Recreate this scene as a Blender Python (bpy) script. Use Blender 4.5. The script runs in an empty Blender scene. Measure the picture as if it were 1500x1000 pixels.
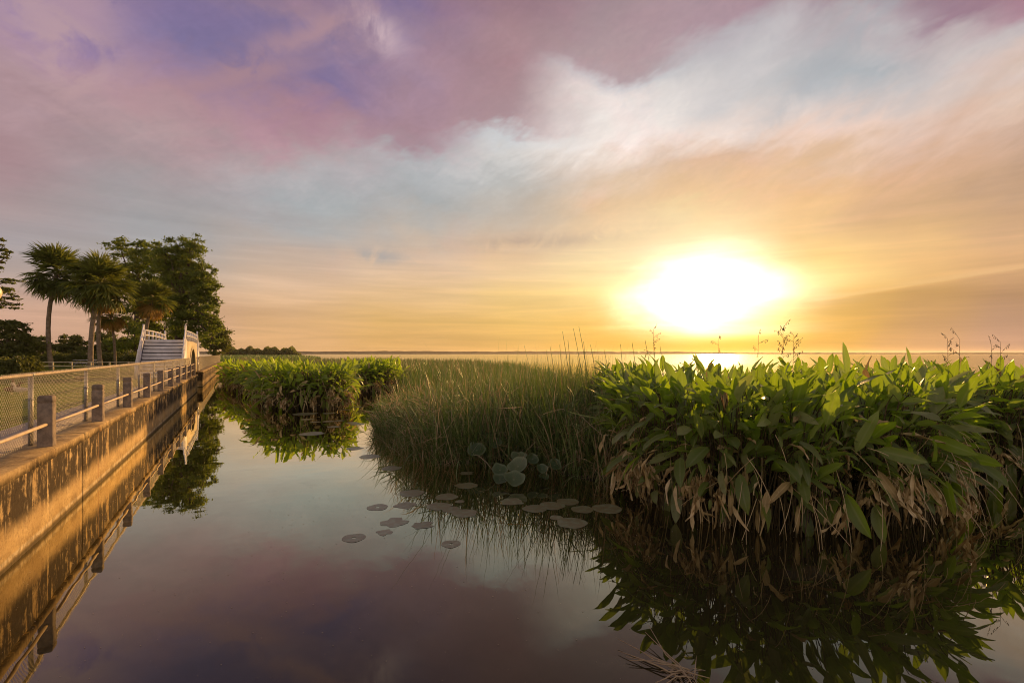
import bpy, math, random
import numpy as np
from math import radians as R, sin, cos, tan, pi, sqrt, atan, atan2
from mathutils import Vector, Matrix

rng = np.random.default_rng(7)
random.seed(7)
SC = bpy.context.scene
COL = SC.collection
EYE = 2.57            # eye height above the water
F = 700.0             # focal length in photo pixels (1500 wide)
VPA = R(29.8)         # the quay runs away 29.8 degrees left of the view axis
TH = R(90 + 29.8)     # local x = along the quay, local y = inland
QUAY = 1.17           # height of the quay above the water
SUN_AZ, SUN_EL = 23.2, 10.5
USE_HAZE = True

def at(px, py, Y):
    return np.array([(px - 750) / F * Y, Y, EYE + (517.5 - py) / F * Y])
def on(px, py, z=0.0):
    Y = F * (EYE - z) / (py - 517.5)
    return np.array([(px - 750) / F * Y, Y, z])
def quay(t, D, z):
    return np.array([-sin(VPA) * t - cos(VPA) * D, cos(VPA) * t - sin(VPA) * D, z])

# ------------------------------------------------------------------ tags
def tag(o, label=None, cat=None, group=None, kind=None):
    if label: o['label'] = label
    if cat: o['category'] = cat
    if group: o['group'] = group
    if kind: o['kind'] = kind
    return o
def empty(name, loc=(0, 0, 0), rz=0.0, **k):
    o = bpy.data.objects.new(name, None)
    COL.objects.link(o)
    o.location = loc
    o.rotation_euler = (0, 0, rz)
    o.empty_display_size = 0.1
    return tag(o, **k)

# ------------------------------------------------------------------ mesh builder (numpy)
class MB:
    def __init__(s):
        s.v = []; s.n = 0; s.q = []; s.t = []; s.qm = []; s.tm = []; s.tint = []; s.lu = []; s.lv = []
    def add(s, v, quads=None, tris=None, mat=0, tint=0.5, lu=0.0, lv=0.0):
        v = np.asarray(v, float).reshape(-1, 3)
        k = len(v)
        s.v.append(v)
        for lst, val in ((s.tint, tint), (s.lu, lu), (s.lv, lv)):
            lst.append(np.broadcast_to(np.asarray(val, float), (k,)).copy())
        for arr, dst, dm, w in ((quads, s.q, s.qm, 4), (tris, s.t, s.tm, 3)):
            if arr is not None and len(arr):
                a = np.asarray(arr, np.int64).reshape(-1, w) + s.n
                dst.append(a)
                dm.append(np.broadcast_to(np.asarray(mat), (len(a),)).copy())
        s.n += k
    def box(s, lo, hi, mat=0, tint=0.5, ch=0.0):
        (x0, y0, z0), (x1, y1, z1) = lo, hi
        if ch <= 0:
            v = [(x0,y0,z0),(x1,y0,z0),(x1,y1,z0),(x0,y1,z0),(x0,y0,z1),(x1,y0,z1),(x1,y1,z1),(x0,y1,z1)]
            q = [(0,3,2,1),(4,5,6,7),(0,1,5,4),(1,2,6,5),(2,3,7,6),(3,0,4,7)]
            s.add(v, q, mat=mat, tint=tint)
            return
        c = ch
        def ring(z, i):
            return [(x0+c+i,y0+i,z),(x1-c-i,y0+i,z),(x1-i,y0+c+i,z),(x1-i,y1-c-i,z),(x1-c-i,y1-i,z),(x0+c+i,y1-i,z),(x0+i,y1-c-i,z),(x0+i,y0+c+i,z)]
        rings = [ring(z0, 0), ring(z1 - c, 0), ring(z1, c * .8)]
        s.loft(rings, mat, tint, True)
    def loft(s, rings, mat=0, tint=0.5, cap=True):
        m = len(rings[0]); v = np.array(rings, float).reshape(-1, 3)
        q = []
        for k in range(len(rings) - 1):
            for i in range(m):
                j = (i + 1) % m
                q.append((k*m+i, k*m+j, (k+1)*m+j, (k+1)*m+i))
        t = []
        if cap:
            v = np.vstack([v, v[:m].mean(0), v[-m:].mean(0)])
            a, b = len(v) - 2, len(v) - 1
            o = (len(rings) - 1) * m
            for i in range(m):
                j = (i + 1) % m
                t += [(a, j, i), (b, o + i, o + j)]
        s.add(v, q, t, mat=mat, tint=tint)
    def tube(s, pts, rad, sides=8, mat=0, tint=0.5, cap=True):
        pts = [Vector(p) for p in pts]
        if not hasattr(rad, '__len__'): rad = [rad] * len(pts)
        rings = []
        prev = None
        for i, p in enumerate(pts):
            d = (pts[min(i+1, len(pts)-1)] - pts[max(i-1, 0)]).normalized()
            if prev is None:
                a = Vector((0, 0, 1)) if abs(d.z) < .9 else Vector((1, 0, 0))
                u = d.cross(a).normalized()
            else:
                u = (prev - d * prev.dot(d)).normalized()
            prev = u
            w = d.cross(u)
            rings.append([tuple(p + (u * cos(2*pi*k/sides) + w * sin(2*pi*k/sides)) * rad[i]) for k in range(sides)])
        s.loft(rings, mat, tint, cap)
    def build(s, name, mats, parent=None, loc=None, rz=None, smooth=False):
        me = bpy.data.meshes.new(name)
        v = np.concatenate(s.v) if s.v else np.zeros((0, 3))
        if loc is not None and parent is None:
            v = v - np.asarray(loc, float)
        me.vertices.add(len(v)); me.vertices.foreach_set('co', v.astype(np.float32).ravel())
        q = np.concatenate(s.q) if s.q else np.zeros((0, 4), int)
        t = np.concatenate(s.t) if s.t else np.zeros((0, 3), int)
        loops = np.concatenate([q.ravel(), t.ravel()]).astype(np.int32)
        me.loops.add(len(loops)); me.loops.foreach_set('vertex_index', loops)
        tot = np.concatenate([np.full(len(q), 4), np.full(len(t), 3)]).astype(np.int32)
        st = np.concatenate([[0], np.cumsum(tot)[:-1]]).astype(np.int32)
        me.polygons.add(len(tot)); me.polygons.foreach_set('loop_start', st)
        try: me.polygons.foreach_set('loop_total', tot)
        except Exception: pass
        mi = np.concatenate(s.qm + s.tm).astype(np.int32) if (s.qm or s.tm) else np.zeros(0, np.int32)
        me.polygons.foreach_set('material_index', mi)
        if smooth: me.polygons.foreach_set('use_smooth', np.ones(len(tot), bool))
        for nm, lst in (('tint', s.tint), ('lu', s.lu), ('lv', s.lv)):
            a = me.attributes.new(nm, 'FLOAT', 'POINT')
            a.data.foreach_set('value', np.concatenate(lst).astype(np.float32))
        for m in (mats if isinstance(mats, (list, tuple)) else [mats]): me.materials.append(m)
        me.update(calc_edges=True); me.validate()
        o = bpy.data.objects.new(name, me)
        COL.objects.link(o)
        if parent is not None: o.parent = parent
        elif loc is not None: o.location = loc
        if rz is not None: o.rotation_euler = (0, 0, rz)
        return o

def unit(a):
    return a / np.maximum(np.linalg.norm(a, axis=-1, keepdims=True), 1e-9)
def rand_unit(n):
    return unit(rng.normal(size=(n, 3)))

def blades(mb, P, D, N, L, W, curl=0.0, fold=0.0, segs=4, mat=0, tint=0.5, prof='lance', wave=0.0):
    """many bent blades at once: P base, D direction, N face normal"""
    n = len(P)
    D = unit(D); N = unit(N - D * (N * D).sum(1, keepdims=True)); S = np.cross(D, N)
    L = np.broadcast_to(L, (n,)).astype(float); W = np.broadcast_to(W, (n,)).astype(float)
    c = np.broadcast_to(curl, (n,)).astype(float).copy(); c[np.abs(c) < 1e-3] = 1e-3
    fo = np.broadcast_to(fold, (n,)).astype(float); tn = np.broadcast_to(tint, (n,)).astype(float)
    ss = np.linspace(0, 1, segs + 1)
    if prof == 'lance': w = 1.9 * ss**.62 * (1 - ss)**.72
    elif prof == 'reed': w = np.minimum(1, .55 + ss * 1.5) * (1 - ss)**.55
    elif prof == 'strap': w = np.clip(1.3 * (1 - ss)**.4, 0, 1)
    else: w = np.sin(pi * np.clip(ss * .96 + .02, 0, 1))
    w = w + (0.012 if prof == 'lance' else 0.0)
    V = np.zeros((n, segs + 1, 3, 3)); ph = rng.uniform(0, 6.28, (n,))
    for i, s in enumerate(ss):
        a = (np.sin(c * s) / c)[:, None] * D * L[:, None] - ((1 - np.cos(c * s)) / c)[:, None] * N * L[:, None]
        nl = np.sin(c * s)[:, None] * D + np.cos(c * s)[:, None] * N
        mid = P + a
        hw = (W * w[i] * .5)[:, None]
        wv = (wave * np.sin(ph + s * 9) * W)[:, None] if np.any(wave) else 0.0
        wv2 = (wave * np.sin(ph * 1.7 + s * 11) * W)[:, None] if np.any(wave) else 0.0
        V[:, i, 0] = mid - S * hw + nl * (fo[:, None] * hw + wv * min(1, 4*s))
        V[:, i, 1] = mid
        V[:, i, 2] = mid + S * hw + nl * (fo[:, None] * hw + wv2 * min(1, 4*s))
    k = (segs + 1) * 3
    base = (np.arange(n) * k)[:, None, None]
    q = []
    for i in range(segs):
        for j in range(2):
            q.append((i*3+j, i*3+j+1, (i+1)*3+j+1, (i+1)*3+j))
    q = (base + np.array(q)[None]).reshape(-1, 4)
    m = mat if np.isscalar(mat) else np.repeat(mat, segs * 2)
    lu = np.tile(np.repeat(ss, 3), n); lv = np.tile(np.tile([-1., 0., 1.], segs + 1), n)
    mb.add(V.reshape(-1, 3), q, mat=m, tint=np.repeat(tn, k), lu=lu, lv=lv)

def stems(mb, A, C, B, r0, r1, segs=4, mat=0, tint=0.5, sides=3):
    """many bent thin stalks at once, quadratic from A over C to B"""
    n = len(A); r0 = np.broadcast_to(r0, (n,)).astype(float); r1 = np.broadcast_to(r1, (n,)).astype(float)
    d = unit(B - A); h = np.tile([0.3, 0.9, 0.1], (n, 1))
    U = unit(np.cross(d, h)); Wv = np.cross(d, U)
    V = np.zeros((n, segs + 1, sides, 3))
    for i in range(segs + 1):
        s = i / segs
        p = A * (1-s)**2 + C * (2*s*(1-s)) + B * s*s
        r = (r0 * (1-s) + r1 * s)[:, None]
        for k in range(sides):
            a = 2*pi*k/sides
            V[:, i, k] = p + (U * cos(a) + Wv * sin(a)) * r
    kk = (segs + 1) * sides
    q = []
    for i in range(segs):
        for k in range(sides):
            j = (k + 1) % sides
            q.append((i*sides+k, i*sides+j, (i+1)*sides+j, (i+1)*sides+k))
    q = ((np.arange(n) * kk)[:, None, None] + np.array(q)[None]).reshape(-1, 4)
    m = mat if np.isscalar(mat) else np.repeat(mat, segs * sides)
    mb.add(V.reshape(-1, 3), q, mat=m, tint=np.repeat(np.broadcast_to(tint, (n,)), kk))

def cards(mb, P, size, mat=0, tint=0.5, flat=0.0, ratio=.55):
    """small pointed leaves in every direction"""
    n = len(P); D = rand_unit(n); N = rand_unit(n)
    N[:, 2] = N[:, 2] + flat; N = unit(np.cross(np.cross(D, N), D)); S = np.cross(D, N)
    L = np.broadcast_to(size, (n,)) * rng.uniform(.6, 1.4, n)
    L = L[:, None]
    V = np.stack([P - D * L * .5, P + S * L * ratio * .5 - D*L*.05 + N*L*.08, P + D * L * .5, P - S * L * ratio * .5 - D*L*.05 + N*L*.08], 1)
    q = (np.arange(n) * 4)[:, None] + np.arange(4)[None]
    mb.add(V.reshape(-1, 3), q, mat=mat, tint=np.repeat(np.broadcast_to(tint, (n,)), 4))

def in_poly(x, y, poly):
    inside = np.zeros(len(x), bool); m = len(poly)
    for i in range(m):
        x0, y0 = poly[i]; x1, y1 = poly[(i+1) % m]
        c = ((y0 > y) != (y1 > y)) & (x < (x1 - x0) * (y - y0) / ((y1 - y0) + 1e-12) + x0)
        inside ^= c
    return inside
def sample_poly(poly, n):
    p = np.array(poly); lo = p.min(0); hi = p.max(0); out = np.zeros((0, 2))
    while len(out) < n:
        c = rng.uniform(lo, hi, (n * 2, 2))
        out = np.vstack([out, c[in_poly(c[:, 0], c[:, 1], poly)]])
    return out[:n]
def vnoise(x, y, seed=0):
    """cheap smooth 2-D noise in [-1, 1]"""
    return (np.sin(x*1.31 + y*.77 + seed) + np.sin(x*-.63 + y*1.71 + seed*2.3) + np.sin(x*2.3 + y*2.9 + seed*.7)*.6) / 2.6

# ------------------------------------------------------------------ shader mini language
class X:
    def __init__(s, nt, sock): s.nt, s.s = nt, sock
    def m(s, op, o=None, o2=None, clamp=False):
        n = s.nt.nodes.new('ShaderNodeMath'); n.operation = op; n.use_clamp = clamp
        for i, a in enumerate((s, o, o2)):
            if a is None: continue
            if isinstance(a, X): s.nt.links.new(a.s, n.inputs[i])
            else: n.inputs[i].default_value = a
        return X(s.nt, n.outputs[0])
    def __add__(s, o): return s.m('ADD', o)
    def __sub__(s, o): return s.m('SUBTRACT', o)
    def __mul__(s, o): return s.m('MULTIPLY', o)
    def __truediv__(s, o): return s.m('DIVIDE', o)
    def __pow__(s, o): return s.m('POWER', o)
    def smooth(s, a, b):
        n = s.nt.nodes.new('ShaderNodeMapRange'); n.interpolation_type = 'SMOOTHSTEP'
        s.nt.links.new(s.s, n.inputs[0]); n.inputs[1].default_value = a; n.inputs[2].default_value = b
        return X(s.nt, n.outputs[0])
    def lin(s, a, b, c, d):
        n = s.nt.nodes.new('ShaderNodeMapRange')
        s.nt.links.new(s.s, n.inputs[0])
        for i, vv in enumerate((a, b, c, d)): n.inputs[i+1].default_value = vv
        return X(s.nt, n.outputs[0])
def srgb(c):
    return tuple(((x/255)/12.92 if x/255 <= .04045 else ((x/255+.055)/1.055)**2.4) for x in c) + (1.0,)
def ramp(nt, fac, stops, interp='LINEAR'):
    n = nt.nodes.new('ShaderNodeValToRGB'); n.color_ramp.interpolation = interp
    e = n.color_ramp.elements
    stops = sorted(stops)
    e[0].position = stops[0][0]; e[0].color = stops[0][1]
    e[1].position = stops[-1][0]; e[1].color = stops[-1][1]
    for p, c in stops[1:-1]:
        k = e.new(p); k.color = c
    nt.links.new(fac.s, n.inputs[0])
    return X(nt, n.outputs[0])
def mixc(nt, f, a, b, mode='MIX'):
    n = nt.nodes.new('ShaderNodeMix'); n.data_type = 'RGBA'; n.blend_type = mode
    for i, v in ((0, f), (6, a), (7, b)):
        if isinstance(v, X): nt.links.new(v.s, n.inputs[i])
        else: n.inputs[i].default_value = v
    return X(nt, n.outputs[2])
def noise(nt, vec, scale, detail=4, rough=.5, dist=0.0, dim='3D'):
    n = nt.nodes.new('ShaderNodeTexNoise'); n.noise_dimensions = dim
    if vec is not None: nt.links.new(vec.s, n.inputs['Vector'])
    n.inputs['Scale'].default_value = scale; n.inputs['Detail'].default_value = detail
    n.inputs['Roughness'].default_value = rough; n.inputs['Distortion'].default_value = dist
    return X(nt, n.outputs['Fac'])
def comb(nt, x, y, z=0.0):
    n = nt.nodes.new('ShaderNodeCombineXYZ')
    for i, v in enumerate((x, y, z)):
        if isinstance(v, X): nt.links.new(v.s, n.inputs[i])
        else: n.inputs[i].default_value = v
    return X(nt, n.outputs[0])
def sep(nt, v):
    n = nt.nodes.new('ShaderNodeSeparateXYZ'); nt.links.new(v.s, n.inputs[0])
    return [X(nt, o) for o in n.outputs]
def coord(nt, which='Object'):
    n = nt.nodes.new('ShaderNodeTexCoord'); return X(nt, n.outputs[which])
def attr(nt, name):
    n = nt.nodes.new('ShaderNodeAttribute'); n.attribute_name = name; return X(nt, n.outputs['Fac'])
def mapping(nt, v, scale=(1,1,1), rot=(0,0,0)):
    n = nt.nodes.new('ShaderNodeMapping'); nt.links.new(v.s, n.inputs[0])
    n.inputs['Scale'].default_value = scale; n.inputs['Rotation'].default_value = rot
    return X(nt, n.outputs[0])

def material(name):
    m = bpy.data.materials.new(name); m.use_nodes = True
    nt = m.node_tree; b = nt.nodes['Principled BSDF']
    return m, nt, b
def set_(nt, b, **k):
    for key, v in k.items():
        key = key.replace('_', ' ')
        i = b.inputs[key]
        if isinstance(v, X): nt.links.new(v.s, i)
        else: i.default_value = v
def bump(nt, b, h, strength=.3, dist=.01):
    n = nt.nodes.new('ShaderNodeBump'); n.inputs['Strength'].default_value = strength; n.inputs['Distance'].default_value = dist
    nt.links.new(h.s, n.inputs['Height']); nt.links.new(n.outputs[0], b.inputs['Normal'])
    return n

def leaf_mat(name, lo, mid, hi, trans=.45, tcol=(.35, .5, .04), rough=.45, dry=None, spots=0.0):
    m, nt, b = material(name)
    t = attr(nt, 'tint')
    col = ramp(nt, t, [(0.0, lo + (1,)), (.5, mid + (1,)), (1.0, hi + (1,))])
    ob = coord(nt)
    n1 = noise(nt, ob, 9.0, 3)
    col = mixc(nt, n1.smooth(.45, .75) * .35, col, lo + (1,))
    if spots:
        n2 = noise(nt, ob, 22.0, 3, .6)
        col = mixc(nt, n2.smooth(.62, .72) * spots, col, (.16, .10, .04, 1))
    lv = attr(nt, 'lv').m('ABSOLUTE')
    col = mixc(nt, lv.lin(0, .22, .45, 0), col, hi + (1,))
    edge = (lv + (n1 - .5) * .9).smooth(.86, 1.05)
    col = mixc(nt, edge * (.55 if spots else 0.0), col, (.20, .12, .045, 1))
    set_(nt, b, Base_Color=col, Roughness=rough)
    b.inputs['Specular IOR Level'].default_value = .5
    lu = attr(nt, 'lu'); lv2 = attr(nt, 'lv')
    vein = (lu * 70 + lv2.m('ABSOLUTE') * -16).m('SINE')
    bump(nt, b, vein, .12, .004)
    tr = nt.nodes.new('ShaderNodeBsdfTranslucent')
    tc = mixc(nt, t * .6, tcol + (1,), col)
    nt.links.new(tc.s, tr.inputs[0])
    mx = nt.nodes.new('ShaderNodeMixShader'); mx.inputs[0].default_value = trans
    nt.links.new(b.outputs[0], mx.inputs[1]); nt.links.new(tr.outputs[0], mx.inputs[2])
    nt.links.new(mx.outputs[0], nt.nodes['Material Output'].inputs[0])
    return m
def flat_mat(name, c1, c2, scale=4.0, rough=.8, metal=0.0, bmp=.3, bscale=30., bdist=.01, spec=.3):
    m, nt, b = material(name)
    ob = coord(nt)
    n1 = noise(nt, ob, scale, 6, .6)
    set_(nt, b, Base_Color=mixc(nt, n1.smooth(.3, .7), c1 + (1,), c2 + (1,)), Roughness=rough, Metallic=metal)
    b.inputs['Specular IOR Level'].default_value = spec
    if bmp: bump(nt, b, noise(nt, ob, bscale, 5, .6), bmp, bdist)
    return m

# ------------------------------------------------------------------ camera
cam = bpy.data.cameras.new('camera'); co = bpy.data.objects.new('camera', cam); COL.objects.link(co)
co.location = (0, 0, EYE); co.rotation_euler = (R(90), 0, 0)
cam.sensor_width = 36; cam.lens = 36 * F / 1500; cam.shift_y = 17.5 / 1500
cam.clip_start = .05; cam.clip_end = 8000
SC.camera = co

# ------------------------------------------------------------------ sky
def build_world():
    w = bpy.data.worlds.new('World'); SC.world = w; w.use_nodes = True
    nt = w.node_tree; bg = nt.nodes['Background']
    g = coord(nt, 'Generated')
    x, y, z = sep(nt, g)
    D2R = 57.29578
    az = x.m('ARCTAN2', y) * D2R
    el = z.m('ARCSINE') * D2R
    # veils of cloud: warped bands that run down to the right on the left, up to the right on the right
    flat = comb(nt, az * .030, el * .055, 0.0)
    w1 = noise(nt, flat, 1.0, 5, .55, .4)
    w2 = noise(nt, mapping(nt, flat, (1, 1, 1), (0, 0, R(70))), 1.7, 5, .55, .5)
    sl_ = noise(nt, mapping(nt, mapping(nt, comb(nt, az * .05, el * .05, 0.0), (1, 1, 1), (0, 0, R(27))), (.55, 2.2, 1)), 1.25, 7, .58, .7)
    sr_ = noise(nt, mapping(nt, mapping(nt, comb(nt, az * .05, el * .05, 0.0), (1, 1, 1), (0, 0, R(-20))), (.60, 1.7, 1)), 1.5, 8, .58, .6)
    side = az.smooth(-12, 12)
    streak = sl_ * (side * -1 + 1) + sr_ * side
    fine = noise(nt, mapping(nt, mapping(nt, comb(nt, az * .05, el * .05, 0.0), (1, 1, 1), (0, 0, R(-26))), (.9, 2.6, 1)), 4.0, 7, .62, .8)
    hz = comb(nt, az * .035, el * .32, 0.0)
    hs = noise(nt, hz, 1.0, 6, .55, .35)
    eup = el.smooth(7, 20)
    hs2 = noise(nt, comb(nt, az * .05 + 7.0, el * .9, 0.0), 1.0, 7, .6, .6)
    crisp = noise(nt, mapping(nt, mapping(nt, comb(nt, az * .05, el * .05, 5.0), (1, 1, 1), (0, 0, R(-18))), (2.2, 4.2, 1)), 5.0, 8, .66, 1.4)
    hue = noise(nt, mapping(nt, comb(nt, az * .05 + 3.0, el * .085, 0.0), (1, 1, 1), (0, 0, R(20))), 1.3, 6, .58, .6)
    azw = az + (w1 - .5) * 20 + (streak - .5) * 5 * (side * -1 + 1)
    elw = el + (((w2 - .5) * 12 + (streak - .5) * 7 + (fine - .5) * 3) * eup) + (hs - .5) * 3.0
    f = elw.lin(0, 60, 0, 1)
    cols = {
      -175: [(0,(232,198,172)),(10,(224,198,178)),(30,(176,164,160)),(60,(120,112,120))],
      -105: [(0,(235,195,165)),(8,(225,200,180)),(25,(180,165,165)),(60,(120,112,125))],
    }
    pxc = {
      0: [(515,(204,158,130)),(450,(200,160,138)),(400,(178,158,150)),(350,(165,155,157)),(300,(166,146,146)),(250,(170,138,142)),(200,(170,138,142)),(130,(176,146,152)),(60,(165,135,155)),(0,(150,125,160))],
      250: [(515,(212,164,126)),(450,(204,162,136)),(400,(178,162,150)),(350,(165,162,162)),(300,(166,157,158)),(250,(168,150,152)),(200,(172,145,148)),(150,(170,135,142)),(100,(145,120,145)),(50,(124,112,150)),(0,(128,112,150))],
      450: [(515,(212,164,112)),(470,(216,170,122)),(430,(220,182,146)),(400,(206,176,150)),(370,(190,170,156)),(340,(168,166,165)),(300,(164,168,170)),(250,(176,172,174)),(225,(176,160,162)),(195,(174,142,150)),(170,(168,132,145)),(120,(128,112,150)),(70,(130,114,148)),(30,(152,125,142)),(0,(140,115,140))],
      600: [(515,(212,162,98)),(470,(220,174,106)),(430,(228,188,138)),(400,(222,188,154)),(370,(210,184,160)),(340,(186,176,166)),(300,(170,172,172)),(250,(176,178,180)),(222,(180,178,180)),(194,(170,140,148)),(170,(168,134,143)),(120,(160,130,145)),(60,(150,126,148)),(0,(125,108,145))],
      750: [(515,(216,166,88)),(470,(228,182,100)),(430,(234,196,128)),(400,(234,200,150)),(370,(222,188,150)),(340,(205,180,155)),(300,(190,178,165)),(250,(186,184,180)),(215,(210,206,202)),(194,(202,202,203)),(172,(170,140,145)),(120,(166,132,138)),(60,(164,132,138)),(0,(152,120,130))],
      900: [(515,(222,164,48)),(470,(236,184,76)),(430,(246,214,135)),(400,(244,216,155)),(370,(242,214,165)),(340,(238,206,162)),(300,(226,192,152)),(250,(224,200,180)),(200,(242,230,222)),(145,(236,228,222)),(116,(206,205,206)),(90,(176,158,162)),(60,(172,150,153)),(0,(164,138,145))],
      1050: [(515,(232,170,20)),(495,(248,200,45)),(470,(255,225,110)),(420,(255,240,170)),(370,(250,226,170)),(345,(244,218,166)),(320,(238,206,154)),(300,(232,192,146)),(250,(222,182,152)),(200,(236,217,207)),(150,(200,196,196)),(100,(186,183,186)),(50,(180,175,180)),(0,(165,140,150))],
      1200: [(515,(212,156,62)),(470,(222,166,66)),(430,(226,172,80)),(405,(248,208,125)),(370,(240,197,122)),(330,(236,192,132)),(290,(226,181,132)),(240,(223,187,157)),(200,(236,207,192)),(150,(192,187,187)),(120,(170,175,180)),(80,(185,180,182)),(40,(175,160,165)),(0,(150,115,130))],
      1350: [(515,(200,150,112)),(470,(200,150,97)),(430,(202,152,88)),(400,(226,176,112)),(350,(226,181,122)),(300,(210,166,122)),(250,(216,171,136)),(200,(221,186,166)),(150,(216,196,186)),(100,(200,190,188)),(50,(185,170,172)),(15,(150,120,135))],
      1500: [(515,(190,145,126)),(470,(190,145,116)),(430,(182,137,98)),(390,(214,165,115)),(350,(210,165,121)),(300,(196,156,121)),(250,(186,151,126)),(200,(205,171,151)),(150,(220,191,171)),(100,(215,195,186)),(60,(190,180,181)),(15,(165,125,140))],
    }
    for px, lst in pxc.items():
        a = atan((px - 750) / F)
        pts = []
        for py, c in lst:
            e = atan((517.5 - py) / F * cos(a)) * D2R
            pts.append((max(e, 0), c))
        pts.append((48, (108, 95, 92))); pts.append((60, (96, 88, 90)))
        cols[a * D2R] = pts
    cols[105] = [(0,(235,195,165)),(8,(228,200,178)),(25,(185,170,168)),(60,(120,112,125))]
    cols[175] = cols[-175]
    keys = sorted(cols)
    C = None
    for i, k in enumerate(keys):
        stops = [(e / 60, srgb(c)) for e, c in cols[k]]
        r = ramp(nt, f, stops)
        if C is None: C = r
        else: C = mixc(nt, azw.smooth(keys[i-1], k), C, r)
    # cloud texture: streaked veils aloft, flat bands low down
    v = (streak - .5) * .75 + (fine - .5) * .36 + (crisp - .5) * .30
    mod = v * eup + ((hs - .5) * .55 + (hs2 - .5) * .75) * (eup * -1 + 1)
    C = mixc(nt, 1.0, C, ramp(nt, (mod + .5), [(0.0, (.70,.70,.71,1)), (.5, (1,1,1,1)), (1.0, (1.40,1.37,1.33,1))]), 'MULTIPLY')
    C = mixc(nt, hue.smooth(.50, .66) * .26 * el.smooth(5, 14), C, (1.14, .94, .97, 1), 'MULTIPLY')
    C = mixc(nt, hue.smooth(.50, .36) * .15 * el.smooth(5, 14), C, (.91, 1.0, 1.08, 1), 'MULTIPLY')
    # single clouds: (azimuth, elevation, half length, half width, tilt, colour, strength)
    wob = noise(nt, comb(nt, az * .22, el * .22, 3.0), 1.0, 7, .62, .8)
    for a0, e0, ra, re, tl, c_, k_ in ((-15.8, 33.2, 3.4, 1.3, -22, (214,186,190), .75), (-43.5, 26.5, 4.2, 6.0, 20, (190,158,158), .75), (-44, 34, 2.0, 5.0, 25, (188,152,160), .6),
                                       (-29, 27.2, 8, 1.1, 22, (170,134,140), .75), (-22, 32.2, 8, 1.0, 24, (176,140,146), .75), (-33, 23.0, 9, 1.3, 8, (178,142,148), .5),
                                       (-15.5, 11.2, 3.5, .8, -4, (158,158,160), .7), (3, 13.2, 10, .8, 3, (176,152,138), .55), (39, 31, 9, 2.0, 34, (160,166,172), .5), (33, 27, 8, 1.3, 38, (168,172,178), .4), (28, 30, 9, 1.4, 40, (205,200,200), .5)):
        ca, sa = cos(R(tl)), sin(R(tl))
        u = (az - a0) * ca + (el - e0) * sa + (wob - .5) * ra * 1.2; v2 = (el - e0) * ca - (az - a0) * sa + (wob - .5) * re * 2.4 + (fine - .5) * re * 1.6
        m_ = (((u / ra) * (u / ra) + (v2 / re) * (v2 / re)) * -1).m('EXPONENT') * wob.smooth(.30, .56)
        C = mixc(nt, m_ * k_, C, srgb(c_))
    # low grey bank to the right of the sun, with a lit upper edge
    d_ = (az - 35) * .10 + 5.7 + (hs - .5) * 1.2 + (wob - .5) * .5 - el
    side2 = az.smooth(27, 36) * az.smooth(75, 55)
    C = mixc(nt, d_.smooth(-.10, .30) * side2 * .9, C, (.84, .83, .87, 1), 'MULTIPLY')
    C = mixc(nt, d_.smooth(-.55, -.12) * d_.smooth(.10, -.08) * side2 * .22, C, srgb((238, 196, 140)))
    # the sun behind thin cloud
    da = az - 21.9 + (w2 - .5) * 14
    de = el - 5.9 + (hs - .5) * 5 + (w1 - .5) * 3
    r2 = (da / 7.9).m('ABSOLUTE').m('POWER', 1.5) + (de / 4.1).m('ABSOLUTE').m('POWER', 1.6)
    core = (r2.m('POWER', 1.5) * -1.0).m('EXPONENT')
    core = core * el.smooth(.3, 2.8)
    wide = (((da / 15) * (da / 15) + (de / 6) * (de / 6)) * -1).m('EXPONENT') * el.smooth(-.5, 4)
    spike = (((da / 13) * (da / 13) + ((el - 7.2) / .9) * ((el - 7.2) / .9)) * -1).m('EXPONENT')
    glow = nt.nodes.new('ShaderNodeVectorMath'); glow.operation = 'SCALE'; glow.inputs[0].default_value = (1.0, .91, .74); nt.links.new((core * 2.4).s, glow.inputs['Scale'])
    glow2 = nt.nodes.new('ShaderNodeVectorMath'); glow2.operation = 'SCALE'; glow2.inputs[0].default_value = (1.0, .68, .24); nt.links.new((wide * .03 + spike * .14).s, glow2.inputs['Scale'])
    a1 = nt.nodes.new('ShaderNodeVectorMath'); a1.operation = 'ADD'; nt.links.new(C.s, a1.inputs[0]); nt.links.new(glow.outputs[0], a1.inputs[1])
    a2 = nt.nodes.new('ShaderNodeVectorMath'); a2.operation = 'ADD'; nt.links.new(a1.outputs[0], a2.inputs[0]); nt.links.new(glow2.outputs[0], a2.inputs[1])
    sky = nt.nodes.new('ShaderNodeTexSky'); sky.sky_type = 'NISHITA'; sky.sun_disc = False
    sky.sun_elevation = R(SUN_EL); sky.sun_rotation = R(SUN_AZ)
    sc = nt.nodes.new('ShaderNodeVectorMath'); sc.operation = 'SCALE'; sc.inputs['Scale'].default_value = .004
    nt.links.new(sky.outputs[0], sc.inputs[0])
    a3 = nt.nodes.new('ShaderNodeVectorMath'); a3.operation = 'ADD'; nt.links.new(a2.outputs[0], a3.inputs[0]); nt.links.new(sc.outputs[0], a3.inputs[1])
    nt.links.new(a3.outputs[0], bg.inputs[0]); bg.inputs[1].default_value = 1.0
    w.cycles.sampling_method = 'MANUAL'; w.cycles.sample_map_resolution = 512
build_world()
sl = bpy.data.lights.new('sun', 'SUN'); so = bpy.data.objects.new('sun', sl); COL.objects.link(so)
sl.energy = 5.0; sl.angle = R(.8); sl.color = (1.0, .54, .17)
sd = Vector((sin(R(SUN_AZ))*cos(R(SUN_EL)), cos(R(SUN_AZ))*cos(R(SUN_EL)), sin(R(SUN_EL))))
so.rotation_euler = sd.to_track_quat('Z', 'Y').to_euler()

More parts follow.
